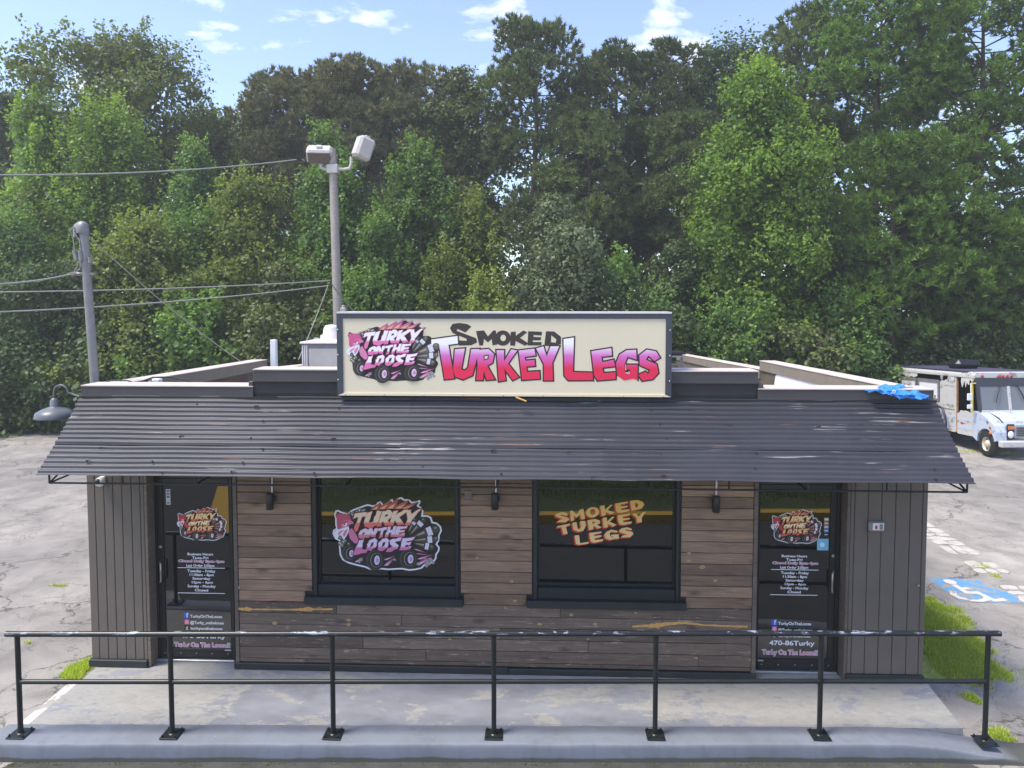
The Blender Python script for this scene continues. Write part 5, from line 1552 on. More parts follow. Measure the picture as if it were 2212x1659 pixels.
    def flap(y0, y1, d0, seed):
        q = random.Random(seed); k = 7
        top = [(y0 + (y1 - y0) * i / k, zt - .15) for i in range(k + 1)]
        bot = [(y0 + (y1 - y0) * i / k, zt - .16 - d0 * q.uniform(.35, 1)) for i in range(k + 1)]
        pts = [(-W2 - .012, y, z) for y, z in top] + [(-W2 - .03, y, z) for y, z in bot[::-1]]
        put(MB().prism(pts, (.008, 0, 0)), 'torn_skin', white)
    flap(3.0, 4.2, .22, 3); flap(1.55, 1.68, .16, 5); flap(.95, 1.3, .28, 7); flap(.2, .6, .34, 9); flap(.05, .2, .16, 12)
    put(MB().box(-W2 - .01, -W2 + .02, .02, .35, zt - .26, zt - .18), 'foam_strip', yel)
    pts = [(1.68, 2.0), (1.6, 2.05), (1.5, 2.02), (1.4, 2.08), (1.25, 2.02), (1.1, 2.06), (.96, 2.03), (.96, 1.9), (1.68, 1.9)]
    put(MB().prism([(-W2 - .012, y, z) for y, z in pts], (.006, 0, 0)), 'torn_skin', white)
    # cab door: lower panel only, torn along its top
    pts = [(.82, .5), (.82, 1.10), (.72, 1.13), (.66, 1.2), (.55, 1.19), (.45, 1.21), (.35, 1.2), (.24, 1.17), (.12, 1.16), (.04, 1.14), (.04, .5)]
    cdoor = put(MB().prism([(-W2 - .004, y, z) for y, z in pts], (.04, 0, 0)), 'cab_door', white)
    put(MB().box(-W2 - .01, -W2 - .005, .05, .8, .9, .98), 'blue_stripe', bluew, cdoor)
    put(MB().box(-W2 - .01, -W2 - .005, .05, .8, .66, .76), 'blue_stripe', bluew, cdoor)
    put(MB().prism([(-W2 - .012, y, z) for y, z in ((.4, .84), (.68, .86), (.6, .8), (.5, .82))], (.004, 0, 0)), 'red_remnant', redl, cdoor)
    put(MB().box(-W2 + .02, -W2 + .05, .1, .16, 1.15, zt - .18), 'cab_pillar', yel)
    put(MB().box(-W2 + .9, W2 - .06, .85, .9, zb, zt - .13), 'bulkhead', dark)
    put(MB().box(-W2 + .15, W2 - .06, .02, .05, zb, 1.3), 'dashboard', dark)
    # raked windscreen frame, panes, wipers
    def quad_slab(x0, x1, za, zb_, y_of, th, mb=None):
        mb = mb or MB()
        mb.hexa([(x0, y_of(za), za), (x1, y_of(za), za), (x1, y_of(za) + th, za), (x0, y_of(za) + th, za),
                 (x0, y_of(zb_), zb_), (x1, y_of(zb_), zb_), (x1, y_of(zb_) + th, zb_), (x0, y_of(zb_) + th, zb_)])
        return mb
    yf = lambda z: -.06 - (2.2 - z) * .16 + .02
    put(quad_slab(-W2 + .01, W2 - .01, 1.96, 2.2, yf, .05), 'screen_header', visor)
    put(quad_slab(-W2 + .01, -W2 + .13, 1.27, 1.96, yf, .05), 'screen_pillar', visor)
    put(quad_slab(W2 - .13, W2 - .01, 1.27, 1.96, yf, .05), 'screen_pillar', visor)
    put(quad_slab(-.045, .045, 1.27, 1.96, lambda z: yf(z) - .01, .05), 'screen_divider', white)
    put(quad_slab(-W2 + .13, W2 - .13, 1.2, 1.28, lambda z: yf(z) - .004, .05), 'screen_sill', white)
    for s in (-1, 1):
        a, b = sorted((s * .05, s * (W2 - .14)))
        p_ = put(quad_slab(a, b, 1.285, 1.955, lambda z: yf(z) + .015, .012), 'windscreen', screen)
        put(MB().tube([(s * .28 + .0, yf(1.98) - .03, 1.98), (s * .42, yf(1.72) - .05, 1.72), (s * .5, yf(1.5) - .04, 1.5)], .016, 6), 'wiper', M['black'], p_)
    for x in (-.85, -.28, -.14, .0, .14, .85):
        put(MB().lathe([(.05, 0), (.045, -.03), (0, -.035)], (x, -.02, 2.24), 'Y', 10), 'marker_light', redl if abs(x) < .8 or x < 0 else amber)
    # hood with fenders, nose
    h = MB()
    hp = [(0.0, 1.24), (-.35, 1.21), (-.7, 1.12), (-.86, 1.02), (-.92, .9)]
    for i in range(len(hp) - 1):
        (ya, za), (yb, zb2) = hp[i], hp[i + 1]
        for xs in ((-.78, -.4), (-.4, .4), (.4, .78)):
            h.add([(xs[0], ya, za + (.03 if abs(xs[0]) < .5 else 0)), (xs[1], ya, za + (.03 if abs(xs[1]) < .5 else 0)), (xs[1], yb, zb2 + (.03 if abs(xs[1]) < .5 else 0)), (xs[0], yb, zb2 + (.03 if abs(xs[0]) < .5 else 0))], [(3, 2, 1, 0)], 0, True)
    h.box(-.78, .78, -.9, -.05, .62, .9)
    put(h, 'hood', bluew)
    # fenders with wheel arches: outline in (y,z) with the arch cut out
    for s in (-1, 1):
        arch = [(-.52 + .40 * math.cos(t), .40 + .40 * math.sin(t)) for t in [math.pi * k / 10 for k in range(11)]]   # from back (y=-.12) over to front (y=-.92)
        out = [(.05, .5), (.05, 1.24), (-.3, 1.2), (-.62, 1.08), (-.9, .92), (-.98, .74), (-.98, .50), (-.90, .48)] + arch[::-1][1:] 
        put(MB().prism([(s * (W2 - .0) if s < 0 else W2 - .36, y, z) for y, z in out], (.36, 0, 0)), 'fender', bluew)
    put(MB().box(-.80, .80, -.955, -.905, .60, .92), 'nose_panel', bluew)
    gr = put(MB().box(-.42, .42, -.975, -.957, .62, .90), 'grille', M['galv'])
    for k in range(5):
        put(MB().box(-.4, .4, -.985, -.976, .645 + k * .05, .665 + k * .05), 'grille_bar', M['black'], gr)
    for s in (-1, 1):
        bz_ = put(MB().bbox(s * .62 - .13, s * .62 + .13, -1.0, -.957, .55, .97, .02), 'lamp_bezel', M['black'])
        put(MB().lathe([(0, -.03), (.06, -.028), (.095, -.01), (.1, .0)], (s * .62, -1.0, .68), 'Y', 18), 'headlight', M['white'], bz_)
        put(MB().bbox(s * .62 - .1, s * .62 + .1, -1.015, -1.001, .82, .92, .006), 'turn_signal', amber, bz_)
    put(MB().bbox(-1.05, 1.05, -1.16, -1.0, .34, .52, .03), 'bumper', white)
    for yy, zz, m__ in ((-.62, 1.0, M['galv']), (-.74, .86, amber), (-.74, .70, amber)):
        put(MB().lathe([(.045, 0), (.04, -.02), (0, -.025)], (-W2 - .001, yy, zz), 'X', 12), 'side_marker', m__)
    # wheels
    for yy in (-.52, 3.0):
        for s in (-1, 1):
            cx = s * (W2 - .13)
            tyre = MB().lathe([(.2, -.11), (.31, -.12), (.355, -.09), (.365, 0), (.355, .09), (.31, .12), (.2, .11)], (cx, yy, .365), 'X', 28)
            w_ = put(tyre, 'wheel', rubber)
            o_ = s * .10
            rim = MB().lathe([(.205, o_), (.19, o_ * .8), (.165, o_ * .35), (.11, o_ * .5), (.09, o_ * 1.0), (.06, o_ * 1.3), (0, o_ * 1.32)], (cx, yy, .365), 'X', 24)
            put(rim, 'rim', plain('cream_steel_rim', lin(196, 190, 172), .5, .2), w_)
            for k in range(5):
                a = 2 * math.pi * k / 5
                put(MB().lathe([(.026, 0), (0, s * .003)], (cx + o_ * .52 , yy + .135 * math.cos(a), .365 + .135 * math.sin(a)), 'X', 8), 'rim_hole', M['black'], w_)
    # mirrors on arms
    for zz, hh in ((1.66, .2), (1.38, .12)):
        put(MB().bbox(-W2 - .34, -W2 - .16, -.16, -.12, zz - hh / 2, zz + hh / 2, .015), 'mirror', M['white'])
    put(MB().tube([(-W2 - .02, -.1, 2.05), (-W2 - .2, -.12, 2.05), (-W2 - .2, -.12, 1.22), (-W2 - .02, -.12, 1.22)], .014, 6), 'mirror_arm', M['white'])
    # roof vent, rear lamp, hose on the side
    put(MB().bbox(-.55, .35, 1.6, 2.3, zt + .021, zt + .30, .12), 'roof_vent', M['black'])
    put(MB().bbox(-W2 - .10, -W2 - .01, L - .1, L - .02, 1.96, 2.06, .02), 'rear_lamp', M['white'])
    hose = [(-W2 - .08, 1.75, 1.15), (-W2 - .16, 1.55, 1.24), (-W2 - .2, 1.3, 1.2), (-W2 - .22, 1.15, 1.0), (-W2 - .2, 1.12, .8), (-W2 - .15, 1.2, .6)]
    put(MB().tube(hose, .04, 8), 'hose', plain('dark_purple_hose', lin(56, 50, 66), .5))
    put(MB().lathe([(.05, 0), (.07, .03), (.09, .16), (.07, .2)], (-W2 - .15, 1.2, .42), 'Z', 12), 'hose_nozzle', M['galv'])
food_truck()

# ================================================================== TREES
def leaf_object(name, C, Nrm, size, tone, mat, parent, aspect=.62, seed=0, kind=None):
    """C centres, Nrm normals (n,3); every leaf a folded four-cornered blade"""
    r = np.random.default_rng(seed)
    n = len(C)
    t = r.normal(size=(n, 3)); t[:, 2] -= .5
    a = t - Nrm * np.sum(t * Nrm, 1, keepdims=True); a /= np.linalg.norm(a, axis=1, keepdims=True) + 1e-9
    b = np.cross(Nrm, a)
    s = size[:, None]
    v = np.empty((n, 4, 3), np.float32)
    v[:, 0] = C - a * s * .5; v[:, 2] = C + a * s * .5 - Nrm * s * .12
    v[:, 1] = C + b * s * aspect * .5 - Nrm * s * .10; v[:, 3] = C - b * s * aspect * .5 - Nrm * s * .10
    return _faces(name, v.reshape(-1, 3), n, 4, tone, mat, parent, kind)
def needle_object(name, B, Dr, length, width, tone, mat, parent, seed=0):
    r = np.random.default_rng(seed); n = len(B)
    t = r.normal(size=(n, 3)); w = np.cross(Dr, t); w /= np.linalg.norm(w, axis=1, keepdims=True) + 1e-9
    v = np.empty((n, 3, 3), np.float32)
    v[:, 0] = B - w * width[:, None] * .5; v[:, 1] = B + w * width[:, None] * .5; v[:, 2] = B + Dr * length[:, None]
    return _faces(name, v.reshape(-1, 3), n, 3, tone, mat, parent)
def _faces(name, verts, n, k, tone, mat, parent, kind=None):
    me = bpy.data.meshes.new(name)
    me.vertices.add(n * k); me.vertices.foreach_set('co', verts.ravel())
    me.loops.add(n * k); me.loops.foreach_set('vertex_index', np.arange(n * k, dtype=np.int32))
    me.polygons.add(n); me.polygons.foreach_set('loop_start', np.arange(0, n * k, k, dtype=np.int32))
    me.update(calc_edges=True)
    at = me.attributes.new('tone', 'FLOAT', 'FACE'); at.data.foreach_set('value', np.clip(tone, 0, 1).astype(np.float32))
    me.materials.append(mat)
    o = bpy.data.objects.new(name, me); link(o, parent)
    return tag(o, kind=kind)

LEAF = {
    'oak': m_leaf('oak_leaf', lin(52, 64, 32), lin(104, 116, 56)),
    'maple': m_leaf('maple_leaf', lin(60, 88, 34), lin(132, 158, 62), .42),
    'gum': m_leaf('sweetgum_leaf', lin(50, 76, 38), lin(112, 140, 68), .38),
    'yellow': m_leaf('yellow_green_leaf', lin(62, 78, 34), lin(120, 132, 60), .36),
    'grey': m_leaf('grey_green_leaf', lin(58, 70, 48), lin(112, 124, 88), .28),
    'dark': m_leaf('dark_vine_leaf', lin(44, 60, 34), lin(86, 106, 54), .30),
    'olive': m_leaf('olive_brown_leaf', lin(58, 68, 38), lin(106, 114, 62), .30),
    'pine': m_leaf('pine_needle', lin(52, 64, 40), lin(100, 114, 64), .26),
    'pinebrown': m_leaf('hazy_pine_needle', lin(66, 70, 48), lin(116, 116, 78), .24),
    'pinegreen': m_leaf('fresh_pine_needle', lin(42, 64, 28), lin(104, 132, 52), .28),
}
def lumpy(v, ph):
    """smooth lobed radius factor for directions v (n,3)"""
    x, y, z = v[:, 0], v[:, 1], v[:, 2]
    return 1 + .16 * np.sin(3.1 * x + ph[0] + 2 * z) + .13 * np.sin(4.3 * z + ph[1] - 2.2 * y) + .11 * np.sin(5.7 * y + ph[2] + 3 * x)

def limbs(root, foot, top, R, z0, seed, rad0, mat=None, lean=0.0, nl=9):
    r = random.Random(seed)
    f, t = Vector(foot), Vector(top)
    mb = MB()
    axis = [f, f.lerp(t, .35) + Vector((r.uniform(-.2, .2), r.uniform(-.2, .2), 0)), f.lerp(t, .7) + Vector((r.uniform(-.3, .3), r.uniform(-.3, .3), 0)), f.lerp(t, .93)]
    mb.tube(axis, [rad0, rad0 * .75, rad0 * .42, rad0 * .1], 8)
    for k in range(nl):
        h = z0 + (1 - z0) * (.05 + .8 * k / nl)
        p = f.lerp(t, h)
        a = r.uniform(0, 6.28); L = R * r.uniform(.55, .9) * (1.1 - .5 * (h - z0) / (1 - z0))
        q = p + Vector((math.cos(a) * L, math.sin(a) * L, L * r.uniform(.25, .6)))
        m = p.lerp(q, .5) + Vector((0, 0, -L * .08))
        mb.tube([p, m, q], [rad0 * .34 * (1.2 - h), rad0 * .2 * (1.2 - h), .015], 5, caps=False)
    mb.build('trunk', mat or M['bark'], root)

def broadleaf(name, label, px, ytop, wpx, D, kind, seed, base=.25, cat='tree', group=None, leaf=None, dens=1.0, taper=.75, tips=1.0):
    r = np.random.default_rng(seed)
    top = atD(px, ytop, D); cx, cy = top.x, top.y
    H = top.z; R = wpx / FPX * D / 2 * 1.34
    leaf = leaf or (.155 if D < 33 else .19)
    root = empty(name, (cx, cy, 0), label, cat, group)
    zb = H * base
    Hc = H - zb
    ph = r.uniform(0, 6.28, 3)
    # boughs: blobs spread through the crown, each carrying many leaf sprays
    nb = int(np.clip(30 * (R * Hc) / 14, 16, 90))
    u = (np.arange(nb) + r.uniform(0, 1, nb)) / nb
    prof = np.where(u < .3, .72 + .28 * u / .3, np.sqrt(np.clip(1 - ((u - .3) / .74) ** 2, 0.01, 1)) * (1 - (1 - taper) * (u - .3)))
    if taper >= .9 and base > .1:      # dome: broadest well up the crown
        prof = np.sqrt(np.clip(1 - ((u - .48) / .54) ** 2, .03, 1))
    ang = r.uniform(0, 2 * np.pi, nb)
    br = np.clip(R * r.uniform(.26, .44, nb) * (.6 + .4 * prof), .42, 1.5)
    prof = prof * (1 + .20 * np.sin(2 * ang + ph[0] + 3 * u) + .20 * np.sin(u * 11 + ph[1]) + r.uniform(-.12, .16, nb))
    rr_ = np.maximum(R * prof - br * .75, .05) * np.sqrt(r.uniform(.12, 1, nb)) * 1.05
    B = np.stack([cx + rr_ * np.cos(ang), cy + rr_ * np.sin(ang) * .8, np.minimum(zb + Hc * (.04 + .95 * u), H - br * .8)], 1)
    area = np.sum(4 * np.pi * br ** 2)
    n = int(min(23000 if dens < 1.3 else 40000, area * 32 * dens * (.16 / leaf) ** 2))
    pick = r.choice(nb, n, p=br ** 2 / np.sum(br ** 2))
    ns = 30
    sp = r.normal(size=(nb, ns, 3)); sp[:, :, 2] = sp[:, :, 2] * .9 + .3; sp /= np.linalg.norm(sp, axis=2, keepdims=True)
    si = r.integers(0, ns, n)
    sd = sp[pick, si]
    srad = r.uniform(.70, 1.20, (nb, ns))[pick, si]
    d = sd + r.normal(size=(n, 3)) * .22; d /= np.linalg.norm(d, axis=1, keepdims=True)
    rad_ = br[pick] * srad * lumpy(d, ph) * (1 - .34 * r.uniform(0, 1, n) ** 2.0)
    C = B[pick] + d * rad_[:, None] * np.array([1, 1, .85])
    nr = d * .7 + r.normal(size=(n, 3)) * .5 + np.array([0, 0, .4]); nr /= np.linalg.norm(nr, axis=1, keepdims=True)
    tb = r.uniform(.1, .7, nb)[pick] * .5 + r.uniform(.0, 1, (nb, ns))[pick, si] * .28
    tone = tb + r.uniform(-.1, .22, n)
    size = leaf * r.uniform(.65, 1.35, n)
    # young shoots standing out of the upper boughs
    if kind in ('maple', 'gum', 'yellow', 'oak') and tips > 0:
        up = np.where(u > .30)[0]
        nsd = 4
        bi = np.repeat(up, nsd); kk = len(bi)
        dd = r.normal(size=(kk, 3)); dd[:, 2] = np.abs(dd[:, 2]) + .5; dd[:, 1] -= .4; dd /= np.linalg.norm(dd, axis=1, keepdims=True)
        s0 = B[bi] + dd * br[bi][:, None] * .85
        ax = dd * .35 + np.array([0, 0, 1.0]); ax /= np.linalg.norm(ax, axis=1, keepdims=True)
        sl = r.uniform(.35, .95, kk)
        per_ = 20
        jj = np.repeat(np.arange(kk), per_); tt_ = r.uniform(0, 1, len(jj))
        Cs = s0[jj] + ax[jj] * (sl[jj] * tt_)[:, None] + r.normal(size=(len(jj), 3)) * (.17 * (1.15 - tt_))[:, None]
        ns_ = r.normal(size=(len(jj), 3)) * .6 + np.array([0, 0, .6]); ns_ /= np.linalg.norm(ns_, axis=1, keepdims=True)
        C = np.concatenate([C, Cs]); nr = np.concatenate([nr, ns_])
        tone = np.concatenate([tone, r.uniform(.6, 1, len(jj))]); size = np.concatenate([size, leaf * r.uniform(.6, 1.1, len(jj))])
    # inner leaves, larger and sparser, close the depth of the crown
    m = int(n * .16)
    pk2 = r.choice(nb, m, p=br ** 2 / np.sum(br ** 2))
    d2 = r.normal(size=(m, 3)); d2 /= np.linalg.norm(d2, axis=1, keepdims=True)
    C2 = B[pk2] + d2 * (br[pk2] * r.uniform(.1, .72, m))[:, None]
    # and a scatter along the axis of the crown
    k = int(n * .07); uu = r.uniform(0, .9, k); aa = r.uniform(0, 6.28, k); qq = R * .55 * np.sqrt(r.uniform(0, 1, k)) * (1 - .6 * uu)
    C3 = np.stack([cx + qq * np.cos(aa), cy + qq * np.sin(aa), zb + Hc * uu], 1)
    d3 = r.normal(size=(k, 3)); d3 /= np.linalg.norm(d3, axis=1, keepdims=True)
    C = np.concatenate([C, C2, C3]); nr = np.concatenate([nr, d2, d3])
    C[:, 2] = np.maximum(C[:, 2], .12)
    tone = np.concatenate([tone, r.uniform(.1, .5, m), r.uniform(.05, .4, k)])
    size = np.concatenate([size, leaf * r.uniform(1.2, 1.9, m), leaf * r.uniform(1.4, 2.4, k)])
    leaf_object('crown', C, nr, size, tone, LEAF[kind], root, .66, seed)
    limbs(root, (cx, cy, 0), (cx, cy, H * .95), R, base + .02, seed, max(.06, R * .05), nl=9 if base > .1 else 6)
    return root

def pine(name, label, px, ytop, wpx, D, kind, seed, base=.35, group=None, gappy=.0, cat='pine tree', dens=1.0):
    r = np.random.default_rng(seed); rr = random.Random(seed)
    top = atD(px, ytop, D); cx, cy, H = top.x, top.y, top.z
    R = wpx / FPX * D / 2 * 1.15
    root = empty(name, (cx, cy, 0), label, cat, group)
    mb = MB()
    wob = lambda: rr.uniform(-.12, .12)
    axis = [Vector((cx + wob(), cy + wob(), H * t)) for t in (0, .25, .5, .75, .95)]
    mb.tube(axis, [.24, .21, .17, .10, .02], 8)
    nbr = int(np.clip((34 + R * H * .55) * dens, 40, 90))
    Tn, On, Tt = [], [], []
    for k in range(nbr):
        h = base + (1 - base) * ((k + rr.random()) / nbr) ** .9
        rel = (h - base) / (1 - base)
        Lr = R * np.interp(rel, [0, .25, .7, .9, 1], [.75, 1, .95, .65, .25]) * rr.uniform(.45, 1.0)
        a = k * 2.4 + rr.uniform(-.5, .5)
        if gappy and rr.random() < gappy * (1.1 - rel): continue
        p = Vector((cx, cy, min(H * h, H - .3))); rise = rr.uniform(-.05, .3) + rel * .3
        q = p + Vector((math.cos(a) * Lr, math.sin(a) * Lr, Lr * rise))
        if q.z > H - .3: q.z = H - .3
        m = p.lerp(q, .55) + Vector((0, 0, -Lr * .06))
        mb.tube([p, m, q], [.06 * (1.3 - h), .038, .012], 5, caps=False)
        rb = np.clip(.30 * Lr + .38, .45, 1.15)
        nt_ = int(34 * (rb / .8) ** 2)
        ctr = np.array(list(p.lerp(q, .82)))
        d = r.normal(size=(nt_, 3)); d[:, 2] = d[:, 2] * .8 + .35; d /= np.linalg.norm(d, axis=1, keepdims=True)
        pos = ctr + d * rb * r.uniform(.55, 1.1, (nt_, 1)) * np.array([1, 1, .62])
        Tn.append(pos); On.append(d * .6 + np.array([0, 0, .6])); Tt.append(np.full(nt_, rr.uniform(.0, .35)) + r.uniform(0, .45, nt_))
    mb.build('trunk', M['bark'], root)
    Tn = np.concatenate(Tn); On = np.concatenate(On); Tt = np.concatenate(Tt)
    per = 18
    n = len(Tn) * per
    idx = np.repeat(np.arange(len(Tn)), per)
    d = r.normal(size=(n, 3)) * .62 + On[idx]; d /= np.linalg.norm(d, axis=1, keepdims=True)
    Bp = Tn[idx] + r.normal(size=(n, 3)) * .03
    ln = r.uniform(.20, .30, n) * (D / 34) ** .5; wd = r.uniform(.055, .085, n) * (D / 34) ** .5
    tone = Tt[idx] + r.uniform(-.05, .25, n)
    needle_object('crown', Bp, d, ln, wd, tone, LEAF[kind], root, seed)
    return root

T = broadleaf
G1, G2, G3 = 'tall trees at the back of the wood', 'bright young trees at the wood edge', 'shrubs along the wood edge'
# --- back row
T('oak_tree', 'broad crowned oak rising highest at the upper left', 268, 78, 420, 38, 'oak', 1, .30, group=G1, taper=.9, dens=1.5)
T('oak_tree', 'dark tree at the far left edge behind the bright maples', 10, 195, 200, 41, 'dark', 2, .2, group=G1)
T('oak_tree', 'yellow topped tree in the dip right of the big oak', 556, 205, 150, 42, 'yellow', 3, .3, group=G1)
T('oak_tree', 'shaded tree filling the slope right of the big oak', 470, 250, 200, 43, 'oak', 19, .2, group=G1)
pine('pine_tree', 'dense brownish pine right of the dip, above the floodlights', 745, 150, 280, 40, 'pinebrown', 4, .36, group=G1, dens=1.25)
pine('pine_tree', 'brownish pine with spiky top left of the floodlight pole', 640, 165, 230, 41, 'pinebrown', 5, .36, group=G1)
pine('pine_tree', 'shorter brownish pine between the dense pine and the tallest pine', 870, 168, 250, 40, 'pinebrown', 6, .36, group=G1)
T('oak_tree', 'olive leafed tree left of the tallest middle pine', 1000, 145, 190, 39, 'olive', 7, .3, group=G1)
pine('pine_tree', 'tallest open pine in the middle with sky through its limbs', 1155, 62, 250, 37, 'pine', 8, .42, group=G1, gappy=.35, dens=1.1)
pine('pine_tree', 'rounded pine just right of the tallest middle pine', 1330, 112, 240, 38, 'pine', 9, .36, group=G1)
pine('pine_tree', 'slim pine with a peaked top right of centre', 1440, 96, 200, 38, 'pine', 10, .34, group=G1)
T('oak_tree', 'dark leafed tree behind the bright maple on the right', 1570, 92, 250, 39, 'dark', 11, .3, group=G1, taper=.9)
pine('pine_tree', 'pine with long top shoots above the bright maple', 1745, 22, 250, 35, 'pine', 12, .34, group=G1)
pine('pine_tree', 'tall green pine cut by the top edge, right of the bright maple', 1905, -60, 330, 32, 'pinegreen', 13, .30, group=G1, gappy=.25)
pine('pine_tree', 'tall green pine filling the upper right corner', 2130, -80, 380, 30, 'pinegreen', 14, .28, group=G1, dens=1.2)
pine('pine_tree', 'pine with dark trunk between the bright maple and sign centre', 1270, 250, 190, 35, 'pine', 15, .30, group=G1, gappy=.3)
pine('pine_tree', 'shaded pine left of the bright maple', 1480, 250, 240, 34, 'pine', 16, .28, group=G1, gappy=.2)
pine('pine_tree', 'young pine with hanging boughs right of the bright maple', 1930, 300, 300, 29, 'pinegreen', 17, .26, group=G1, dens=1.0)
pine('pine_tree', 'low pine reaching out over the food truck', 2120, 470, 320, 29.8, 'pinegreen', 18, .36, group=G1, dens=.8)
# --- middle row
T('maple_tree', 'bright green maple at the left edge under the dark tree', 78, 222, 190, 33, 'maple', 20, .12, group=G2)
T('maple_tree', 'bright green maple with two pointed tops below the big oak', 225, 232, 220, 32.5, 'maple', 21, .12, group=G2)
T('sweetgum_tree', 'pointed sweetgum crossed by the upper cable', 425, 322, 190, 32, 'gum', 22, .1, group=G2)
T('sweetgum_tree', 'slim sweetgum directly behind the floodlights', 706, 282, 150, 32, 'gum', 23, .1, group=G2, taper=.5)
T('sweetgum_tree', 'wide sweetgum behind the upper floodlight pole', 715, 370, 250, 31, 'gum', 24, .1, group=G2)
T('sweetgum_tree', 'tall sweetgum with lit top right of the floodlight pole', 900, 315, 200, 31, 'gum', 25, .1, group=G2, taper=.55)
T('maple_tree', 'tall bright yellow green maple right of centre', 1640, 148, 275, 29, 'maple', 26, .18, group=G2, taper=.75, dens=1.5)
T('vine_tree', 'yellowish vine hung tree left of the floodlight pole', 545, 390, 220, 30, 'yellow', 27, .05, group=G2)
T('vine_tree', 'vine hung tree behind the service mast', 320, 480, 240, 28.5, 'yellow', 28, .05, group=G2)
T('vine_tree', 'dark tree under the pointed sweetgum', 430, 470, 200, 30, 'gum', 29, .05, group=G2)
T('vine_tree', 'olive tree above the sign, left of the grey green pair', 1030, 430, 170, 30, 'yellow', 30, .05, group=G2)
T('vine_tree', 'tall grey green tree above the sign centre', 1185, 418, 170, 30.5, 'grey', 31, .05, group=G2, taper=.6)
T('vine_tree', 'round grey green tree right above the sign', 1225, 482, 250, 28.5, 'grey', 32, .04, group=G2)
T('vine_tree', 'yellow green bush tree above the left part of the sign', 965, 545, 160, 28.5, 'yellow', 33, .04, group=G2)
T('vine_tree', 'green vine draped tree above the right end of the sign', 1345, 560, 170, 28.5, 'gum', 34, .04, group=G2)
T('vine_tree', 'dark understorey tree below the tall sweetgum', 830, 480, 190, 29.5, 'gum', 35, .04, group=G2)
T('vine_tree', 'dark tree at the left edge behind the service cable', 30, 470, 260, 30, 'gum', 36, .04, group=G2)
T('vine_tree', 'dark green thicket tree under the maples at the left', 150, 560, 270, 28.2, 'dark', 37, .02, group=G2)
T('vine_tree', 'olive tree with vines behind the thin slanting cable', 610, 560, 230, 28.5, 'olive', 38, .03, group=G2)
T('vine_tree', 'shadowed tree behind the trunks right of the sign', 1480, 520, 220, 31, 'dark', 39, .04, group=G2)
T('vine_tree', 'dark broadleaf tree under the upper right pines', 1800, 520, 290, 30.5, 'dark', 40, .03, group=G2)
T('vine_tree', 'dark broadleaf tree behind the food truck roof', 2060, 560, 330, 31.0, 'dark', 41, .03, group=G2)
T('vine_tree', 'dark broadleaf tree at the right edge of the photo', 2200, 600, 260, 31.0, 'dark', 42, .03, group=G2)
# --- shrubs along the edge
def shrub(label, px, ytop, wpx, D, kind, seed, leaf=.16):
    T('shrub', label, px, ytop, wpx, D, kind, seed, .0, 'shrub', G3, leaf, 1.0, .9)
shrub('low dark shrub at the far left edge of the lot', 30, 700, 260, 27.6, 'dark', 50)
shrub('dark shrub behind the gooseneck lamp', 175, 690, 240, 27.6, 'dark', 51)
shrub('dull green shrub right of the service mast', 310, 690, 220, 27.8, 'dark', 52, .2)
shrub('big leafed shrub behind the left parapet', 430, 660, 220, 27.4, 'gum', 53, .2)
shrub('olive shrub behind the white vent post', 560, 680, 210, 27.6, 'olive', 54)
shrub('dull shrub behind the roof air unit', 680, 640, 190, 28, 'olive', 55)
shrub('green shrub just right of the floodlight pole foot', 800, 600, 190, 28, 'gum', 56)
shrub('dark shrub above the sign logo', 890, 620, 170, 27.8, 'dark', 57)
shrub('yellow green shrub above the dark line of sign lettering', 1030, 605, 170, 27.4, 'yellow', 58)
shrub('grey green shrub above the middle of the sign', 1160, 610, 170, 27.6, 'grey', 59)
shrub('dark shrub above the right end of the sign', 1300, 630, 210, 27.8, 'dark', 60)
shrub('shadowed shrub just right of the sign', 1450, 660, 200, 28.2, 'dark', 61)
shrub('light green shrub behind the right parapet', 1590, 665, 200, 27.6, 'gum', 62)
shrub('brownish shrub behind the step of the right parapet', 1700, 690, 230, 27.2, 'olive', 63)
shrub('pale green shrub standing tall behind the brownish one', 1820, 640, 180, 28, 'gum', 64)
shrub('brownish shrub left of the food truck', 1900, 735, 220, 30.2, 'olive', 65)
shrub('brown green shrub behind the food truck roof', 2030, 740, 200, 31.4, 'olive', 66)
shrub('light green shrub at the right edge behind the food truck', 2190, 770, 170, 31.2, 'gum', 67)
# --- the deeper wood beyond the first rows: one mass
def far_wood():
    r = np.random.default_rng(77)
    nb = 800
    px = r.uniform(-150, 2400, nb); D = r.uniform(42, 50, nb)
    lim = np.interp(px, [-150, 480, 560, 960, 1100, 1500, 1650, 2400], [260, 260, 260, 240, 300, 220, 160, 100])
    py = lim + (900 - lim) * r.uniform(0, 1, nb)
    B = np.array([list(atD(x, y, d)) for x, y, d in zip(px, py, D)])
    B[:, 2] = np.maximum(B[:, 2], .5)
    br = r.uniform(.9, 1.9, nb)
    n = 80000
    pk = r.integers(0, nb, n)
    d = r.normal(size=(n, 3)); d /= np.linalg.norm(d, axis=1, keepdims=True)
    C = B[pk] + d * (br[pk] * r.uniform(.5, 1.1, n))[:, None]; C[:, 2] = np.maximum(C[:, 2], .1)
    nr = d + r.normal(size=(n, 3)) * .6; nr /= np.linalg.norm(nr, axis=1, keepdims=True)
    o = leaf_object('woodland', C, nr, .34 * r.uniform(.6, 1.3, n), r.uniform(0, .8, n), LEAF['dark'], None, .7, 78)
    tag(o, 'shaded depth of the wood behind the first trees', kind='stuff')
far_wood()

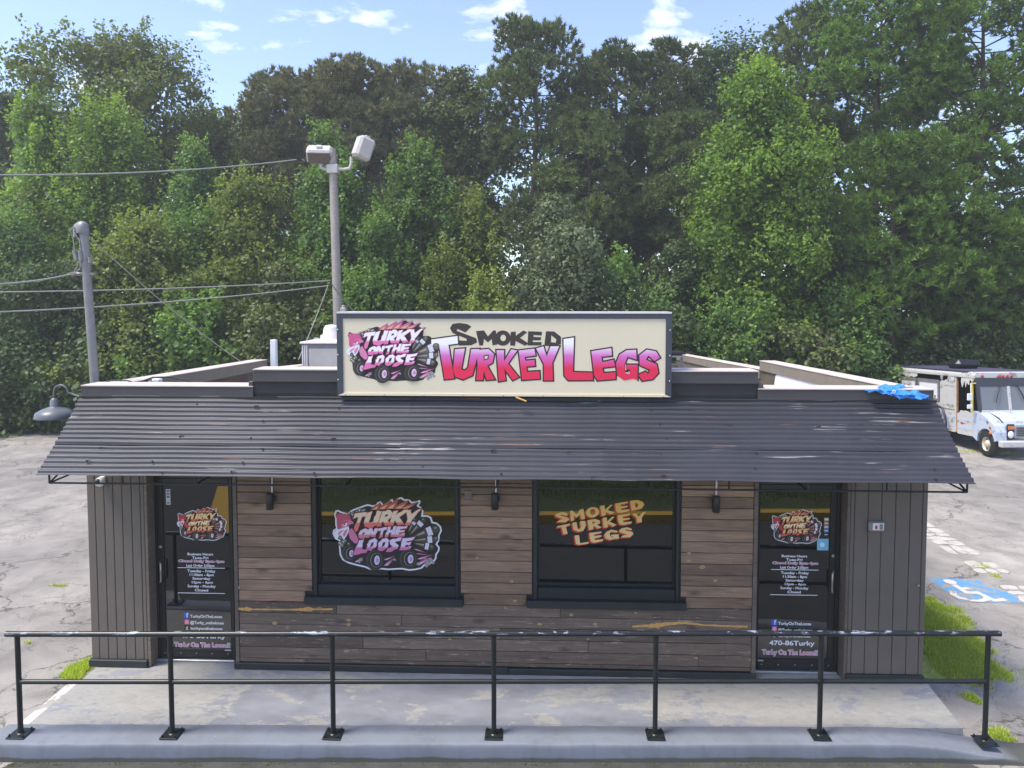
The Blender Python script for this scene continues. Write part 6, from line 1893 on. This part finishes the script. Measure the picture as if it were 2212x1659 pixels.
# ================================================================== GRASS
def grass(name, label, spots, n, hgt, mat, seed, wide=.012):
    """spots: list of (centre, rx, ry, weight) on the ground"""
    r = np.random.default_rng(seed)
    w = np.array([s[3] for s in spots], float); pk = r.choice(len(spots), n, p=w / w.sum())
    a = r.uniform(0, 6.28, n); q = np.sqrt(r.uniform(0, 1, n))
    q = np.where(r.uniform(0, 1, n) < .88, q, np.abs(r.normal(0, .6, n))) * (1 + .22 * np.sin(3 * a + seed) + .15 * np.sin(7 * a))
    cx = np.array([s[0][0] for s in spots])[pk]; cy = np.array([s[0][1] for s in spots])[pk]
    rx = np.array([s[1] for s in spots])[pk]; ry = np.array([s[2] for s in spots])[pk]
    cz = np.array([s[0][2] if len(s[0]) > 2 else 0 for s in spots])[pk]
    B = np.stack([cx + q * np.cos(a) * rx, cy + q * np.sin(a) * ry, cz], 1)
    d = r.normal(size=(n, 3)) * .55; d[:, 2] = 1; d /= np.linalg.norm(d, axis=1, keepdims=True)
    o = needle_object(name, B, d, hgt * r.uniform(.5, 1.3, n), np.full(n, wide) * r.uniform(.6, 1.4, n), r.uniform(0, 1, n), mat, None, seed)
    return tag(o, label, kind='stuff')
GR = m_leaf('lawn_grass_blade', lin(122, 146, 44), lin(196, 202, 94), .3)
GV = m_leaf('verge_grass_blade', lin(60, 76, 26), lin(104, 116, 46), .25)
GD = m_leaf('dry_grass_blade', lin(120, 112, 62), lin(176, 170, 100), .3)
g = lambda x, y: onZ(x, y)
def ellipse_px(x, y, wx, wy):
    c, ax, ay = g(x, y), g(x + wx, y), g(x, y - wy)
    return ((c.x, c.y, 0), abs(ax.x - c.x), abs(ay.y - c.y))
sp = [ellipse_px(2052, 1410, 62, 58) + (6,), ellipse_px(2030, 1350, 40, 60) + (3,), ellipse_px(2090, 1450, 34, 22) + (1.2,)]
sp = [((max(c[0], XR + .25 + 0 * rx), c[1], 0), rx, ry, w_) for c, rx, ry, w_ in sp]
gp = [(2001, 1290), (2030, 1300), (2060, 1325), (2095, 1350), (2125, 1385), (2142, 1425), (2140, 1460), (2100, 1478), (2040, 1476), (1985, 1462), (1985, 1300)]
gp = [g(x, y) for x, y in gp]
sheet('turf', [(max(p.x, XR + .01), p.y) for p in gp], .007, M['turf'], 'thin turf beside the right wall')
grass('grass_patch', 'bright green grass growing beside the right wall', sp, 26000, .09, GR, 91)
grass('dry_grass', 'straw coloured stems among the grass beside the right wall', sp, 3500, .10, GD, 96)
grass('grass_patch', 'small bright weeds at the foot of the left wall', [ellipse_px(172, 1448, 24, 22) + (1,)], 2600, .08, GR, 92)
tuft = [ellipse_px(x, y, w_, h_) + (w_ * h_,) for x, y, w_, h_ in ((2020, 1310, 20, 10), (2050, 1318, 30, 8), (2085, 1340, 14, 10), (2120, 1225, 16, 3), (2150, 1245, 12, 3), (2010, 1295, 14, 5), (2160, 1590, 24, 14), (2100, 1510, 14, 10), (2090, 1470, 30, 10),
    (2100, 975, 20, 3), (2180, 980, 24, 3), (125, 1266, 24, 1.6), (60, 1390, 6, 2), (60, 925, 40, 3), (20, 940, 30, 3))]
grass('weeds', 'sparse weeds growing in the cracks of the asphalt', tuft, 5200, .06, GR, 93)
kw = [((x_, kline(kf, x_) - .015 - random.Random(i).uniform(0, .04), 0), .12, .018, random.Random(i + 50).uniform(.1, 1) ** 2) for i, x_ in enumerate([xa + .5 + .11 * k for k in range(95)])]
grass('weeds', 'thin moss and weeds along the foot of the kerb', kw, 1100, .022, GV, 94)
rv = np.random.default_rng(4)
grass('verge_grass', 'mown grass blades of the verge in front of the lot', [((x_, -9.2, .18), 2.0, 1.6, 1) for x_ in range(-4, 13, 2)], 26000, .07, GV, 95, .02)

# ================================================================== HAZE
HAZE = 0.0016
if HAZE > 0:
    hm = bpy.data.materials.new('summer_haze'); hm.use_nodes = True
    hn = hm.node_tree; hn.nodes.clear()
    ho = hn.nodes.new('ShaderNodeOutputMaterial'); hv = hn.nodes.new('ShaderNodeVolumePrincipled')
    hv.inputs['Color'].default_value = (0.93, 0.94, 0.95, 1); hv.inputs['Density'].default_value = HAZE
    hv.inputs['Anisotropy'].default_value = 0.2
    hn.links.new(hv.outputs[0], ho.inputs['Volume'])
    MB().box(-165, 165, -70, 255, -1.0, 30.0).build('haze', hm, None, 'thin summer haze', kind='stuff')
